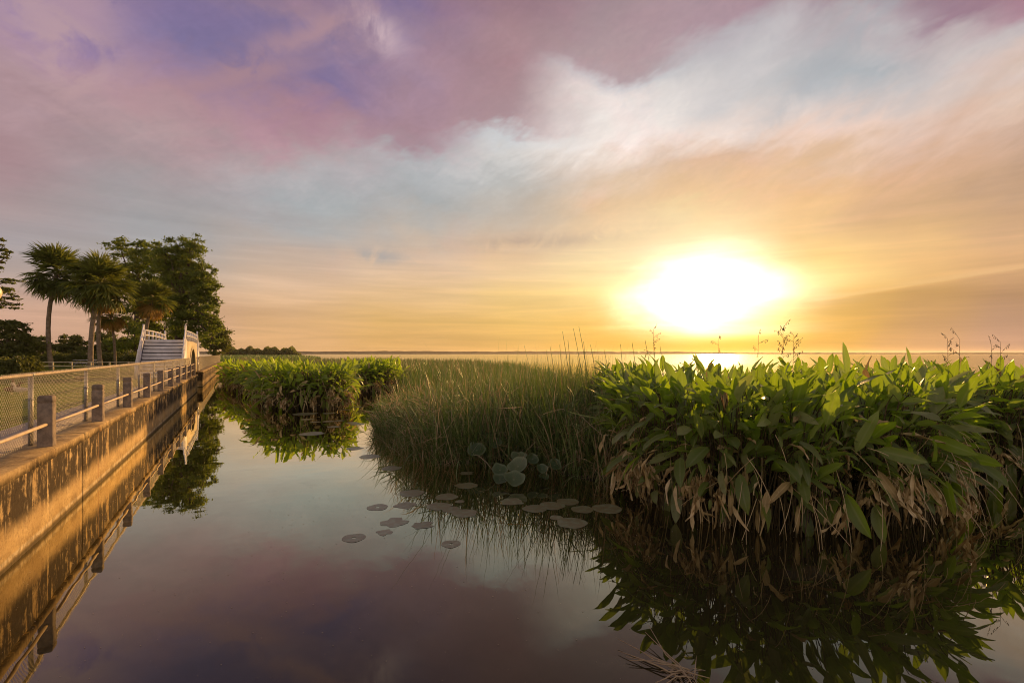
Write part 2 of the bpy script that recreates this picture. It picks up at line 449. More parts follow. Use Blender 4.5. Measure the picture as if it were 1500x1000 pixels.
# ------------------------------------------------------------------ materials
def water_mat():
    m, nt, b = material('water')
    g = nt.nodes.new('ShaderNodeNewGeometry'); pos = X(nt, g.outputs['Position'])
    fr = nt.nodes.new('ShaderNodeFresnel'); fr.inputs[0].default_value = 1.33
    px, py, pz = sep(nt, pos)
    dist = ((px*px + py*py).m('SQRT'))
    n1 = noise(nt, mapping(nt, pos, (1, 1, 1)), 1.3, 2, .5)
    n2 = noise(nt, mapping(nt, pos, (1, 2.2, 1)), 2.6, 3, .6)
    far = dist.smooth(25, 160)
    h = n1 * (far * -1 + 1) * .25 + n2 * far * 2.2
    bp = nt.nodes.new('ShaderNodeBump'); bp.inputs['Strength'].default_value = .15; bp.inputs['Distance'].default_value = .06
    nt.links.new(h.s, bp.inputs['Height'])
    gl = nt.nodes.new('ShaderNodeBsdfGlossy'); gl.inputs['Color'].default_value = (1.0, .955, .75, 1)
    nt.links.new(bp.outputs[0], gl.inputs['Normal']); nt.links.new((far * .12 + .012).s, gl.inputs['Roughness'])
    set_(nt, b, Base_Color=mixc(nt, noise(nt, pos, .5, 3), (.022, .019, .009, 1), (.030, .025, .012, 1)), Roughness=.6)
    b.inputs['Specular IOR Level'].default_value = 0
    mx = nt.nodes.new('ShaderNodeMixShader')
    nt.links.new(bp.outputs[0], fr.inputs['Normal'])
    fac = ((X(nt, fr.outputs[0]) ** 1.26) * 4.7).m('SMOOTH_MIN', .90, .25)
    film = noise(nt, mapping(nt, pos, (1, 1.6, 1)), .9, 7, .66, .6).smooth(.55, .75) * dist.smooth(22, 8)
    fac = fac * (film * -.10 + 1)
    set_(nt, b, Base_Color=mixc(nt, film * .5, mixc(nt, noise(nt, pos, .5, 3), (.022, .019, .009, 1), (.030, .025, .012, 1)), (.11, .10, .07, 1)))
    nt.links.new(fac.s, mx.inputs[0])
    nt.links.new(b.outputs[0], mx.inputs[1]); nt.links.new(gl.outputs[0], mx.inputs[2])
    nt.links.new(mx.outputs[0], nt.nodes['Material Output'].inputs[0])
    return m
def wall_mat():
    m, nt, b = material('stained_concrete')
    ob = coord(nt); x, y, z = sep(nt, ob)
    blotch = noise(nt, ob, 1.3, 7, .62)
    blot2 = noise(nt, ob, 5.0, 8, .68, .4)
    runs = noise(nt, mapping(nt, ob, (2.2, 2.2, .35)), 1.5, 8, .66, .5)
    runs2 = noise(nt, mapping(nt, ob, (9, 9, .8)), 1.0, 6, .65, .3)
    fine = noise(nt, ob, 30, 7, .7)
    base = mixc(nt, blotch.smooth(.35, .7), (.46, .32, .145, 1), (.66, .49, .25, 1))
    base = mixc(nt, fine.smooth(.42, .72) * .5, base, (.24, .14, .055, 1))
    base = mixc(nt, blot2.smooth(.52, .66) * .45, base, (.24, .15, .07, 1))
    # dark algae that hangs from the cap down to the old water mark, above a cleaner band
    mark = z + (blotch - .5) * .35 + (runs2 - .5) * .12
    algae = mark.smooth(.30, .58) * (mark.smooth(1.20, 1.0) * .8 + .2)
    cover = (runs * .55 + blot2 * .45 + (runs2 - .5) * .45)
    algae = (algae * cover.smooth(.37, .485)).m('MINIMUM', 1.0)
    col = mixc(nt, algae * .96, base, (.028, .018, .009, 1))
    pale = runs2.smooth(.56, .66) * blot2.smooth(.45, .6)
    col = mixc(nt, pale * .5 * z.smooth(.3, .5), col, (.60, .47, .28, 1))
    col = mixc(nt, fine.smooth(.60, .72) * .5, col, (.06, .04, .02, 1))
    vor = nt.nodes.new('ShaderNodeTexVoronoi'); vor.feature = 'DISTANCE_TO_EDGE'; vor.inputs['Scale'].default_value = .9
    wv = nt.nodes.new('ShaderNodeVectorMath'); wv.operation = 'ADD'; nt.links.new(ob.s, wv.inputs[0]); nt.links.new(comb(nt, blot2, fine * .3, blot2).s, wv.inputs[1]); nt.links.new(wv.outputs[0], vor.inputs['Vector'])
    crack = X(nt, vor.outputs['Distance']).smooth(.010, .002) * blotch.smooth(.45, .55)
    col = mixc(nt, crack * .8, col, (.02, .014, .008, 1))
    rust = noise(nt, mapping(nt, ob, (1.6, 1.6, .12)), 1.3, 5, .6).smooth(.60, .70)
    col = mixc(nt, rust * .45, col, (.30, .12, .035, 1))
    scum = z.smooth(.05, .10) * z.smooth(.15, .11)
    col = mixc(nt, scum * .55, col, (.66, .58, .42, 1))
    wet = z.smooth(.09, .03)
    low = z.smooth(.30, .05) * blot2.smooth(.44, .58)
    col = mixc(nt, low * .6, col, (.16, .11, .05, 1))
    col = mixc(nt, wet * .85, col, (.07, .055, .03, 1))
    set_(nt, b, Base_Color=col, Roughness=.85); b.inputs['Specular IOR Level'].default_value = .2
    bump(nt, b, noise(nt, ob, 14, 8, .7) + runs * .5, .55, .02)
    return m
M = {}
M['water'] = water_mat()
M['wall'] = wall_mat()
M['cap'] = flat_mat('coping_concrete', (.36, .31, .29), (.50, .44, .41), 5, .85, bmp=.5, bscale=22)
M['path'] = flat_mat('path_concrete', (.30, .26, .25), (.40, .35, .33), 2, .9)
M['post'] = flat_mat('post_concrete', (.16, .13, .105), (.32, .255, .195), 9, .85, bmp=.6, bscale=40)
M['pipe'] = flat_mat('rail_pipe', (.52, .40, .28), (.68, .55, .40), 8, .5, .1, bmp=.1)
M['galv'] = flat_mat('galvanised_steel', (.28, .28, .28), (.42, .41, .39), 12, .42, .75, bmp=.05)
M['wire'] = flat_mat('fence_wire', (.34, .31, .27), (.50, .46, .40), 12, .5, .3, bmp=0)
M['white'] = flat_mat('white_paint', (.66, .64, .66), (.80, .78, .80), 3, .55, bmp=.1)
M['cream'] = flat_mat('cream_render', (.50, .42, .28), (.62, .53, .36), 3, .8, bmp=.3)
M['dirt'] = flat_mat('marsh_mud', (.02, .017, .010), (.035, .028, .017), 3, .9)
M['bark'] = flat_mat('bark', (.07, .05, .035), (.13, .10, .07), 6, .9, bmp=.8, bscale=14, bdist=.04)
M['palmbark'] = flat_mat('palm_bark', (.17, .13, .095), (.30, .24, .18), 5, .9, bmp=.9, bscale=9, bdist=.05)
M['oak'] = leaf_mat('tree_leaves', (.036, .060, .012), (.080, .115, .020), (.15, .18, .032), .40, (.34, .44, .03), .6)
M['shrubs'] = leaf_mat('shrub_leaves', (.042, .058, .016), (.09, .11, .028), (.16, .165, .04), .36, (.28, .32, .04), .6)
M['palm'] = leaf_mat('palm_leaf', (.040, .062, .016), (.095, .125, .028), (.20, .21, .05), .36, (.42, .48, .05), .5)
M['palmdry'] = leaf_mat('dry_palm_leaf', (.24, .15, .04), (.44, .28, .08), (.60, .42, .14), .4, (.7, .42, .08), .7)
M['leaf'] = leaf_mat('broad_leaf', (.065, .095, .028), (.145, .19, .058), (.34, .35, .18), .44, (.48, .76, .02), .34, spots=.8)
M['leafdry'] = leaf_mat('dry_broad_leaf', (.20, .14, .055), (.50, .385, .18), (.78, .64, .38), .25, (.5, .28, .1), .8)
M['leafbright'] = leaf_mat('bright_broad_leaf', (.07, .12, .02), (.14, .22, .035), (.26, .34, .08), .5, (.60, .85, .03), .4, spots=.4)
M['stalk'] = leaf_mat('leaf_stalk', (.025, .030, .010), (.06, .062, .022), (.15, .11, .055), .1, (.2, .2, .05), .6)
M['reed'] = leaf_mat('reed_blade', (.016, .036, .009), (.066, .125, .028), (.31, .38, .16), .26, (.24, .38, .05), .42)
M['reeddry'] = leaf_mat('dry_reed_blade', (.20, .14, .07), (.40, .30, .17), (.62, .50, .34), .3, (.5, .36, .15), .7)
M['grass'] = leaf_mat('lawn_grass', (.08, .11, .022), (.15, .18, .038), (.28, .26, .07), .4, (.3, .3, .05), .7)
M['pad'] = leaf_mat('pad_leaf', (.12, .145, .075), (.22, .25, .14), (.34, .36, .23), .05, (.2, .3, .06), .30, spots=.8)
M['pad'].node_tree.nodes['Principled BSDF'].inputs['Specular IOR Level'].default_value = .5
def lotus_mat():
    m, nt, b = material('lotus_leaf')
    t = attr(nt, 'tint'); lv = attr(nt, 'lv'); ob = coord(nt)
    c = ramp(nt, t, [(0, (.025, .050, .015, 1)), (.5, (.045, .080, .025, 1)), (1, (.09, .12, .055, 1))])
    c = mixc(nt, (lv + noise(nt, ob, 14, 3) * .25).smooth(.80, 1.15) * .4, c, (.22, .26, .15, 1))
    lu = attr(nt, 'lu')
    vein = (lu * 11.0).m('SINE').m('ABSOLUTE').smooth(.16, .0)
    c = mixc(nt, vein * .55 * lv.smooth(.0, .3), c, (.20, .24, .12, 1))
    c = mixc(nt, noise(nt, ob, 22, 4, .6).smooth(.58, .70) * .5, c, (.14, .10, .04, 1))
    c = mixc(nt, lv.smooth(.16, .05) * .35, c, (.24, .27, .16, 1))
    set_(nt, b, Base_Color=c, Roughness=.42)
    return m
M['lotus'] = lotus_mat()

def lawn_mat():
    m, nt, b = material('lawn')
    ob = coord(nt)
    a = noise(nt, ob, .7, 5, .6); c = noise(nt, ob, 18, 5, .7)
    col = mixc(nt, a.smooth(.35, .65), (.085, .135, .026, 1), (.15, .19, .045, 1))
    col = mixc(nt, c.smooth(.4, .7) * .6, col, (.06, .06, .018, 1))
    set_(nt, b, Base_Color=col, Roughness=.95); b.inputs['Specular IOR Level'].default_value = .1
    bump(nt, b, noise(nt, ob, 40, 5, .7), .8, .03)
    return m
M['lawn'] = lawn_mat()
M['far'] = flat_mat('far_woods', (.06, .055, .04), (.09, .08, .055), .02, 1.0, bmp=0)

# ------------------------------------------------------------------ water, ground
def build_setting():
    mb = MB()
    mb.add([(-5000, -200, 0), (5000, -200, 0), (5000, 5000, 0), (-5000, 5000, 0)], [(0, 1, 2, 3)])
    tag(mb.build('water', M['water']), kind='structure')
    # lawn behind the quay, in quay coordinates, cut by the boat channel
    mb = MB(); z = QUAY - .012
    def slab(x0, y0, x1, y1, top, bot=-.6, mat=0):
        mb.box((x0, y0, bot), (x1, y1, top), mat=mat)
    slab(-25, 3.75, 38.35, 60, z); slab(43.45, 3.0, 98, 60, z)
    o = mb.build('ground', M['lawn']); o.rotation_euler = (0, 0, TH); tag(o, kind='structure')
    mb = MB()
    slab(-25, 2.86, 38.3, 3.745, QUAY - .006)
    o = mb.build('path', M['path']); o.rotation_euler = (0, 0, TH); tag(o, kind='structure')
    # far shore: low wooded strip, and the wooded point on the left
    mb = MB(); n = 400; ring = []
    xs = np.linspace(-2600, 3200, n)
    h = 11 + .8*np.sin(xs*.011) + .5*np.sin(xs*.037+1) + .4*np.sin(xs*.11) + rng.uniform(-.5, .5, n)
    h = h * (1 - .5 * np.clip((xs - 500) / 500, 0, 1)) 
    ys = 1900 + 90*np.sin(xs*.002)
    v = []
    for i in range(n): v += [(xs[i], ys[i], 0), (xs[i], ys[i]+8, h[i]*.8), (xs[i], ys[i]+30, h[i]), (xs[i], ys[i]+160, -1)]
    q = []
    for i in range(n-1):
        for k in range(3): q.append((i*4+k, (i+1)*4+k, (i+1)*4+k+1, i*4+k+1))
    mb.add(v, q)
    tag(mb.build('far_shore', M['far']), kind='structure')
build_setting()

# ------------------------------------------------------------------ seawall
def rough_block(mb, x0, x1, y0, y1, z0, z1, step=.12, amp=.006, mat=0, seed=0.0, ch=.015):
    """long block along x with a worn, slightly uneven section"""
    n = max(2, int((x1 - x0) / step)); rings = []
    for i in range(n + 1):
        x = x0 + (x1 - x0) * i / n
        nz = lambda k: amp * sin(x*3.1 + k*1.9 + seed) * .5 + amp * random.uniform(-.5, .5)
        rings.append([(x, y0+nz(0), z0), (x, y0+nz(1), z1-ch+nz(2)), (x, y0+ch+nz(3), z1+nz(4)*.6), (x, y1-ch, z1+nz(5)*.4), (x, y1, z1-ch), (x, y1, z0)])
    mb.loft(rings, mat)
def seawall(name, label, joints, y0):
    root = empty(name, (0, 0, 0), TH, label=label, cat='seawall')
    for i in range(len(joints) - 1):
        a, b = joints[i] + .012, joints[i+1] - .012
        st = .12 if b < 45 else .5
        mb = MB(); rough_block(mb, a, b, y0 + .035, y0 + .5, -.8, QUAY - .135, st, .01, seed=i)
        mb.build('wall_panel', M['wall'], root)
        mb = MB(); rough_block(mb, a, b, y0, y0 + .505, QUAY - .13, QUAY, st, .010, seed=i*2.2, ch=.018)
        mb.build('coping', [M['wall'], M['cap']], root)
        me = root.children[-1].data
        for p in me.polygons:
            p.material_index = 1 if p.normal.z > .6 else 0
    return root
seawall('seawall', 'long stained concrete seawall beside the near water, lit golden, below the pipe railing', [-12, -1.2, 11.05, 23.5, 31, 38.3], 2.35)
seawall('seawall', 'distant stretch of stained concrete seawall beyond the footbridge and boat channel', [43.45, 56, 69, 82, 96], 2.35)

# ------------------------------------------------------------------ chain link fences
def chain_fence(label, x0, x1, posts, y, zt, h, pitch=.072, r=.0021):
    root = empty('chain_link_fence', (0, 0, 0), TH, label=label, cat='fence')
    zb = zt - h + .04
    hh = h + .0 - .02
    mb = MB()
    n = int((x1 - x0) / pitch)
    s = np.arange(-int(hh/pitch)-1, n + 1) * pitch + x0
    for sg in (1, -1):
        A = np.stack([s if sg > 0 else s + hh, np.full(len(s), y), np.full(len(s), zb)], 1)
        B = A + np.array([sg * hh, 0, hh])
        keep = (np.minimum(A[:,0], B[:,0]) >= x0 - .01) & (np.maximum(A[:,0], B[:,0]) <= x1 + .01)
        A, B = A[keep], B[keep]
        A[:,1] += .002*sg; B[:,1] += .002*sg
        stems(mb, A, (A+B)/2, B, r, r, 1)
    mb.build('wire_mesh', M['wire'], root)
    mb = MB(); mb.tube([(x0, y+.03, zt-.025), (x1, y+.03, zt-.025)], .026, 10); mb.build('top_rail', M['pipe'], root, smooth=True)
    for p in posts:
        mb = MB(); mb.tube([(p, y+.045, zt-h-.03), (p, y+.045, zt-.05)], .032, 10)
        mb.tube([(p-.045, y+.03, zt-.025), (p+.045, y+.03, zt-.025)], .034, 10)
        mb.tube([(p, y+.04, zt-.42), (p, y+.04, zt-.39)], .038, 10)
        mb.build('post', M['galv'], root, smooth=True)
    return root
near_posts = [9.96 + 3.05*k for k in range(-4, 10)]
chain_fence('near chain link fence with pale top rail along the quay path', -2.3, 37.6, near_posts, 2.70, QUAY + 1.10, 1.10)
chain_fence('far chain link fence on the wall past the footbridge', 44.6, 95.5, [45 + 3.05*k for k in range(17)], 2.70, QUAY + 1.12, 1.12, pitch=.1, r=.003)

# ------------------------------------------------------------------ concrete posts with pipe rail
def guard_rail():
    root = empty('guard_rail', (0, 0, 0), TH, label='row of square concrete posts joined by steel pipes on the quay edge', cat='railing')
    xs = [9.77 + 3.05*k for k in range(-4, 10)]
    for i, x in enumerate(xs):
        rr = random.uniform(-.012, .012)
        mb = MB(); w, d, h = .090, .088, .765 + rr
        yc = 2.515
        rings = []
        for z, ins in ((-.01, -.006), (.02, 0), (h*.5, random.uniform(0, .004)), (h-.13, 0), (h-.12, .007), (h-.10, .007), (h-.09, 0), (h-.02, .002), (h, .012), (h-.012, .035)):
            c = .014; X0, X1, Y0, Y1 = x-d+ins, x+d-ins, yc-w+ins, yc+w-ins
            j = lambda: random.uniform(-.003, .003)
            rings.append([(X0+c,Y0+j(),QUAY+z),(X1-c,Y0+j(),QUAY+z),(X1+j(),Y0+c,QUAY+z),(X1+j(),Y1-c,QUAY+z),(X1-c,Y1+j(),QUAY+z),(X0+c,Y1+j(),QUAY+z),(X0+j(),Y1-c,QUAY+z),(X0+j(),Y0+c,QUAY+z)])
        mb.loft(rings, 0)
        mb.build('post', M['post'], root)
    for i in range(len(xs) - 1):
        a, b = xs[i] + .07, xs[i+1] - .07
        for k, zz in enumerate(((.335,) if i < 8 else (.335, .70))):
            mb = MB(); sag = random.uniform(0, .008)
            mb.tube([(a, 2.50, QUAY+zz), ((a+b)/2, 2.50, QUAY+zz-sag), (b, 2.50, QUAY+zz)], .024, 10)
            mb.build('pipe', M['pipe'], root, smooth=True)
guard_rail()

# ------------------------------------------------------------------ footbridge
def footbridge():
    root = empty('footbridge', (0, 0, 0), TH, label='white arched footbridge with a wide flight of steps over the boat channel', cat='footbridge')
    y0, y1, top = 2.85, 4.95, 3.42
    g = QUAY - .02
    # arched body across the channel
    mb = MB(); xs = np.linspace(36.05, 45.6, 60); rings = []
    def zt(x): return top - .06 + .06*sin(pi*(x-36.05)/9.55)
    def zb(x):
        if 38.45 < x < 43.35:
            u = (x - 40.9) / 2.45
            return 1.15 + 1.75 * sqrt(max(0, 1 - u*u))
        return g
    for x in xs: rings.append([(x, y0, zb(x)), (x, y0, zt(x)), (x, y1, zt(x)), (x, y1, zb(x))])
    mb.loft(rings, 0); mb.build('arch', M['cream'], root)
    # arch ring moulding, proud of the side face
    mb = MB(); pts = [(40.9 - 2.45*cos(a), y0 - .02, 1.18 + 1.75*sin(a)) for a in np.linspace(0, pi, 24)]
    mb.tube(pts, .06, 6); mb.build('arch_ring', M['cream'], root)
    n = 11
    for side in (0, 1):
        mb = MB()
        for i in range(n):
            z1 = g + (top - g) * (i + 1) / n - .02
            z0 = g + (top - g) * i / n
            if side == 0: a, b = 33.55 + i*.226, 36.03
            else: a, b = 45.62, 48.1 - i*.226
            mb.box((a + (.10 if side == 0 else 0), y0 + .1, g - .002*i), (b, y1 - .1, z1 - .09), mat=1 if side == 0 else 0)  # front flight: dark block puts the shade of the tread gaps into colour
            if side == 0: mb.box((a - .03, y0 + .1, z1 - .168), (a + .235, y1 - .1, z1))
        mb.build('steps', [M['white'], M['bark']], root)
        for yy in (y0, y1):
            s = -1 if side == 0 else 1
            xa, xb = (33.4, 36.05) if side == 0 else (48.25, 45.6)
            mb = MB()
            v = []
            for dy in (-.045, .045):
                v += [(xa, yy+dy, g), (xa, yy+dy, g+.22), (xb, yy+dy, top+.1), (xb, yy+dy, g)]
            mb.add(v, [(0,1,2,3),(7,6,5,4),(0,4,5,1),(1,5,6,2),(2,6,7,3),(3,7,4,0)])
            mb.build('stringer', M['white'], root)
            mb = MB()
            for k in range(4):
                u = k / 3
                x = xa + (xb - xa) * u; zz = g + (top + .05 - g) * u
                mb.box((x-.045, yy-.05, zz), (x+.045, yy+.05, zz+.86))
            for hh in (.84, .45):
                zA, zB = g + hh, top + .05 + hh
                mb.tube([(xa, yy, zA), (xb, yy, zB)], .035, 6)
            mb.build('stair_rail', M['white'], root)
    for yy in (y0 + .02, y1 - .02):
        mb = MB()
        for x in np.linspace(36.3, 45.4, 7):
            mb.box((x-.06, yy-.05, zt(x)-.02), (x+.06, yy+.05, zt(x)+.66))
        for hh in (.62, .32):
            mb.tube([(x, yy, zt(x)+hh) for x in np.linspace(36.3, 45.4, 12)], .04, 6)
        mb.build('railing', M['white'], root)
footbridge()

# ------------------------------------------------------------------ trees
def tree(name, label, cat, base, blobs, n=9000, leaf=.22, mat='oak', trunk=.35, group=None, sub=26, top=None, seed=1, tintb=0.0, spread=.34, limbs=True):
    base = np.asarray(base, float)
    root = empty(name, tuple(base), label=label, cat=cat, group=group)
    mb = MB(); wd = MB()
    cents = np.array([b[:3] for b in blobs]); vols = np.array([b[3]*b[4]*b[5] for b in blobs]); vols = vols / vols.sum()
    tp = np.array(top) if top is not None else cents.mean(0)
    mid = base*.5 + tp*.5 + np.array([rng.uniform(-.2, .2), 0, 0])
    wd.tube([base - base + (0, 0, -.1), (base*.75 + tp*.25) - base, mid - base, (tp - base)], [trunk*1.25, trunk, trunk*.75, trunk*.35], 9)
    for b, f in zip(blobs, vols):
        c = np.array(b[:3]); r = np.array(b[3:6])
        k = max(4, int(sub * (b[3]+b[4]+b[5]) / 6))
        u = rand_unit(k); rad = rng.uniform(.25, 1.0, k)**.5
        sc_ = c + u * r * rad[:, None]
        if limbs:
            st0 = mid*.55 + tp*.45
            wd.tube([mid - base, (st0*.5 + c*.5) - base + (0, 0, -.15*r[2]), c - base], [trunk*.4, trunk*.22, trunk*.10], 6)
            for p in sc_[::2]: wd.tube([c - base, (c+p)*.5 - base + (0, 0, .1), p - base], [trunk*.11, trunk*.07, .012], 4)
        m = int(n * f)
        idx = rng.integers(0, k, m)
        sr = spread * r * rng.uniform(.5, 1.25, (k, 1))
        g = rng.normal(size=(m, 3)) * .62
        g[:, 2] *= .62
        p = sc_[idx] + g * sr[idx]
        tint = np.clip(rng.normal(.45 + tintb, .2, m) + rng.normal(0, .13, k)[idx], 0, 1)
        cards(mb, p - base, leaf, tint=tint)
    mb.build('crown', M[mat], root)
    wd.build('trunk', M['bark'], root)
    return root
def blobs_px(lst, Y):
    out = []
    for px, py, rx, ry, *d in lst:
        dy = d[0] if d else 0
        YY = Y + dy
        c = at(px, py, YY)
        out.append((c[0], c[1], c[2], rx/F*YY, rx/F*YY*.9, ry/F*YY))
    return out
def base_px(px, Y, z=QUAY - .02):
    return ((px - 750) / F * Y, Y, z)

tree('broadleaf_tree', 'tallest dense dark green tree rising right behind the white footbridge', 'tree', base_px(262, 56),
     blobs_px([(278,372,24,22),(250,378,20,20),(298,398,18,20),(262,400,34,24,2),(305,430,17,22),(285,440,30,28),(250,440,30,28,2),(308,466,16,20,-2),(282,480,34,26,-1),(240,485,30,26,2),(312,495,16,14,-3),(255,510,28,14,0),(272,405,30,26,1),(290,415,28,24,0),(268,450,34,28,0),(300,480,22,22,-1),(262,360,22,16,1),(284,356,18,13,0),(322,478,9,12,-2),(318,440,9,14,0),(236,366,16,14,1),(240,385,16,16,2),(228,382,14,14,4)], 56),
     n=54000, leaf=.25, trunk=.5, top=at(266, 400, 56), sub=24, spread=.27)
tree('broadleaf_tree', 'tall dark tree with a ragged open crown behind the palms', 'tree', base_px(202, 62),
     blobs_px([(176,362,17,13),(166,376,9,7),(200,362,16,12),(222,372,18,14),(192,385,24,16),(228,392,20,18),(205,412,26,18),(232,425,22,18),(180,400,14,12),(205,440,24,16),(190,470,22,20),(216,490,24,22),(185,500,24,18)], 62),
     n=26000, leaf=.27, trunk=.42, top=at(203, 400, 62), sub=20)
tree('small_tree', 'small yellow green tree at the far end of the distant seawall', 'tree', base_px(312, 86),
     blobs_px([(318,488,17,10),(326,500,13,12),(308,500,15,14),(331,510,8,7),(318,512,16,8)], 86),
     n=9000, leaf=.33, mat='shrubs', trunk=.2, top=at(315, 496, 86), tintb=.25)
tree('spreading_tree', 'dark spreading tree low at the left edge behind the lawn', 'tree', base_px(14, 42),
     blobs_px([(10,480,20,13),(32,492,16,11),(-14,488,20,16),(12,505,24,14),(40,506,16,12),(-20,510,20,14),(20,520,26,9)], 42),
     n=17000, leaf=.22, mat='shrubs', trunk=.25, top=at(12, 490, 42))
tree('bushy_tree', 'rounded mid green tree between the leaning palm and the left edge', 'tree', base_px(62, 70),
     blobs_px([(58,500,12,9),(68,508,12,9),(52,512,12,9),(75,516,10,8)], 70), n=7000, leaf=.3, mat='shrubs', trunk=.2, tintb=.1)
tree('bushy_tree', 'rounded olive tree seen between the two tall palm trunks', 'tree', base_px(103, 72),
     blobs_px([(105,498,12,9),(93,506,12,9),(116,505,11,9),(104,514,16,9),(124,512,9,9)], 72), n=9000, leaf=.3, mat='shrubs', trunk=.2, tintb=.25)
tree('bushy_tree', 'dark bushy tree behind the slanting palm trunk', 'tree', base_px(160, 74),
     blobs_px([(150,500,14,14),(166,496,14,14),(180,508,14,12),(140,512,12,9),(160,515,18,9)], 74), n=9000, leaf=.3, mat='shrubs', trunk=.25)
tree('wispy_tree', 'wispy branches with bare twig ends reaching in from the left edge', 'tree', base_px(-75, 25),
     blobs_px([(4,362,10,5),(14,372,8,4),(-8,378,16,6),(-4,352,8,4),(0,392,7,3),(14,412,15,3),(8,425,12,6),(-6,430,16,10),(18,436,11,5),(6,448,14,5),(28,446,6,2),(-30,400,24,24),(-34,450,22,16),(-40,370,20,14)], 25),
     n=13000, leaf=.13, mat='shrubs', trunk=.22, top=at(-50, 380, 25), sub=34, spread=.36)

def far_woods():
    mb = MB(); n = 9000
    px = rng.uniform(326, 440, n)
    hgt = 12.5 + 2.2*np.sin(px*.21) + 1.6*np.sin(px*.5+1) - np.clip((px-428)/10, 0, 1)*7
    u = rng.uniform(0, 1, n)**.7
    Y = rng.uniform(330, 372, n)
    P = np.stack([(px-750)/F*Y, Y, u*hgt*Y/700*.93], 1)
    cards(mb, P, 2.0, tint=np.clip(rng.normal(.4, .2, n), 0, 1), ratio=.8)
    n = 9000; px = rng.uniform(322, 470, n); Y = 105 + 230*rng.uniform(0, 1, n)**1.4
    keep = Y < np.interp(px, [322, 440, 470], [340, 330, 130]); px = px[keep]; Y = Y[keep]; n = len(px)
    m3 = MB(); blades(m3, np.stack([(px-750)/F*Y, Y, 0*Y], 1), np.column_stack([rng.normal(0, .2, (n, 2)), np.ones(n)]), rand_unit(n), rng.uniform(1.4, 2.1, n), Y*.0016, curl=.4, segs=2, tint=rng.uniform(.2, .8, n), prof='reed')
    tag(m3.build('reeds', M['reed']), 'farthest strip of green marsh below the wooded point', 'reeds', kind='stuff')
    # solid low bank beneath the crowns
    o = mb.build('far_woods', M['shrubs'])
    tag(o, 'low wooded point on the left horizon beyond the marsh', 'woods', kind='stuff')
    mb = MB()
    a = [((326-750)/F*330, 330), ((440-750)/F*330, 330), ((442-750)/F*380, 380), ((318-750)/F*380, 380)]
    rings = [[(x, y, -.2) for x, y in a], [(x, y, 1.0) for x, y in a]]
    mb.loft(rings); tag(mb.build('terrain', M['dirt']), kind='structure')
far_woods()

# ------------------------------------------------------------------ sabal palms
def palm(label, base, top, bend, rc, nfan=46, dry=.15, trunk=.2, green=.45):
    base = np.array(base, float); top = np.array(top, float) - base
    root = empty('palm_tree', tuple(base), label=label, cat='palm', group='palms on the lawn')
    mb = MB(); pts = []; rad = []
    for i in range(15):
        s = i / 14; p = top * s + np.array(bend) * 4*s*(1-s)
        pts.append(p); rad.append(trunk * (1.25 - .35*s + (.06 if i % 2 else 0)))
    mb.tube(pts, rad, 10); mb.build('trunk', M['palmbark'], root, smooth=True)
    fan = MB()
    for k in range(nfan):
        u = (k + .5) / nfan
        el = R(84 - 142 * u**1.1) + rng.normal(0, .14)   # from upright to hanging
        az = k * 2.399 + rng.normal(0, .2)
        d = np.array([cos(el)*cos(az), cos(el)*sin(az), sin(el)])
        isdry = u > 1 - dry and rng.uniform() < .25 + 2.2 * (u - 1 + dry)
        pl = rc * rng.uniform(.34, .60) * (.75 if isdry else 1)
        mid = top + d * pl * .5 + np.array([0, 0, .06*rc])
        hub = top + d * pl + np.array([0, 0, -.10*rc*(1 if el < .5 else .3)])
        stems(fan, top[None], mid[None], hub[None], .025, .016, 3, mat=1 if isdry else 0, tint=.8)
        dn = unit((d + np.array([0, 0, -.15 if not isdry else -.75]))[None])[0]
        up = unit(np.cross(np.cross(dn, np.array([0, 0, 1.0]) + d*.01), dn)[None])[0]
        s = np.cross(dn, up); m = 22
        ang = np.linspace(-1.9, 1.9, m) * (.75 if isdry else 1) + rng.normal(0, .03, m)
        D = dn[None]*np.cos(ang)[:, None] + s[None]*np.sin(ang)[:, None]
        N = np.tile(up, (m, 1)) + rng.normal(0, .25, (m, 3))
        L = rc * .50 * (.72 + .28*np.cos(ang*.8)) * rng.uniform(.85, 1.1, m)
        blades(fan, np.tile(hub, (m, 1)), D, N, L, rc*.056, curl=rng.uniform(.3, 1.0, m), fold=.35, segs=3,
               mat=1 if isdry else 0, tint=np.clip(rng.normal(green + (.25 if u < .3 else 0), .16, m), 0, 1), prof='reed')
    fan.build('crown', [M['palm'], M['palmdry']], root)
    return root
def pl(px0, py0, px1, py1, Y): return base_px(px0, Y), at(px1, py1, Y)
b_, t_ = pl(76, 538, 79, 400, 43); palm('tall palm with a curved leaning trunk, leftmost of the palms', b_, t_ + np.array([.3, 0, 0]), (-.55, 0, 0), 3.0, 78, .05, .15)
b_, t_ = pl(133, 536, 146, 415, 41); palm('palm with the full green crown and sunlit straight trunk in the middle', b_, t_, (-.25, 0, 0), 3.0, 84, .10, .165)
b_, t_ = pl(148, 534, 150, 428, 45); palm('palm directly behind the full green one, its hanging leaves turned orange', b_, t_, (-.3, 0, 0), 2.7, 60, .38, .15)
b_, t_ = pl(169, 532, 167, 462, 47); palm('short palm with a slanting trunk and golden brown skirt', b_, t_ + np.array([-.3, 0, 0]), (.1, 0, 0), 2.1, 50, .45, .10)
b_, t_ = pl(210, 530, 223, 440, 46); palm('round headed palm with orange dead leaves standing above the footbridge steps', b_, t_, (-.2, 0, 0), 2.3, 70, .34, .14)

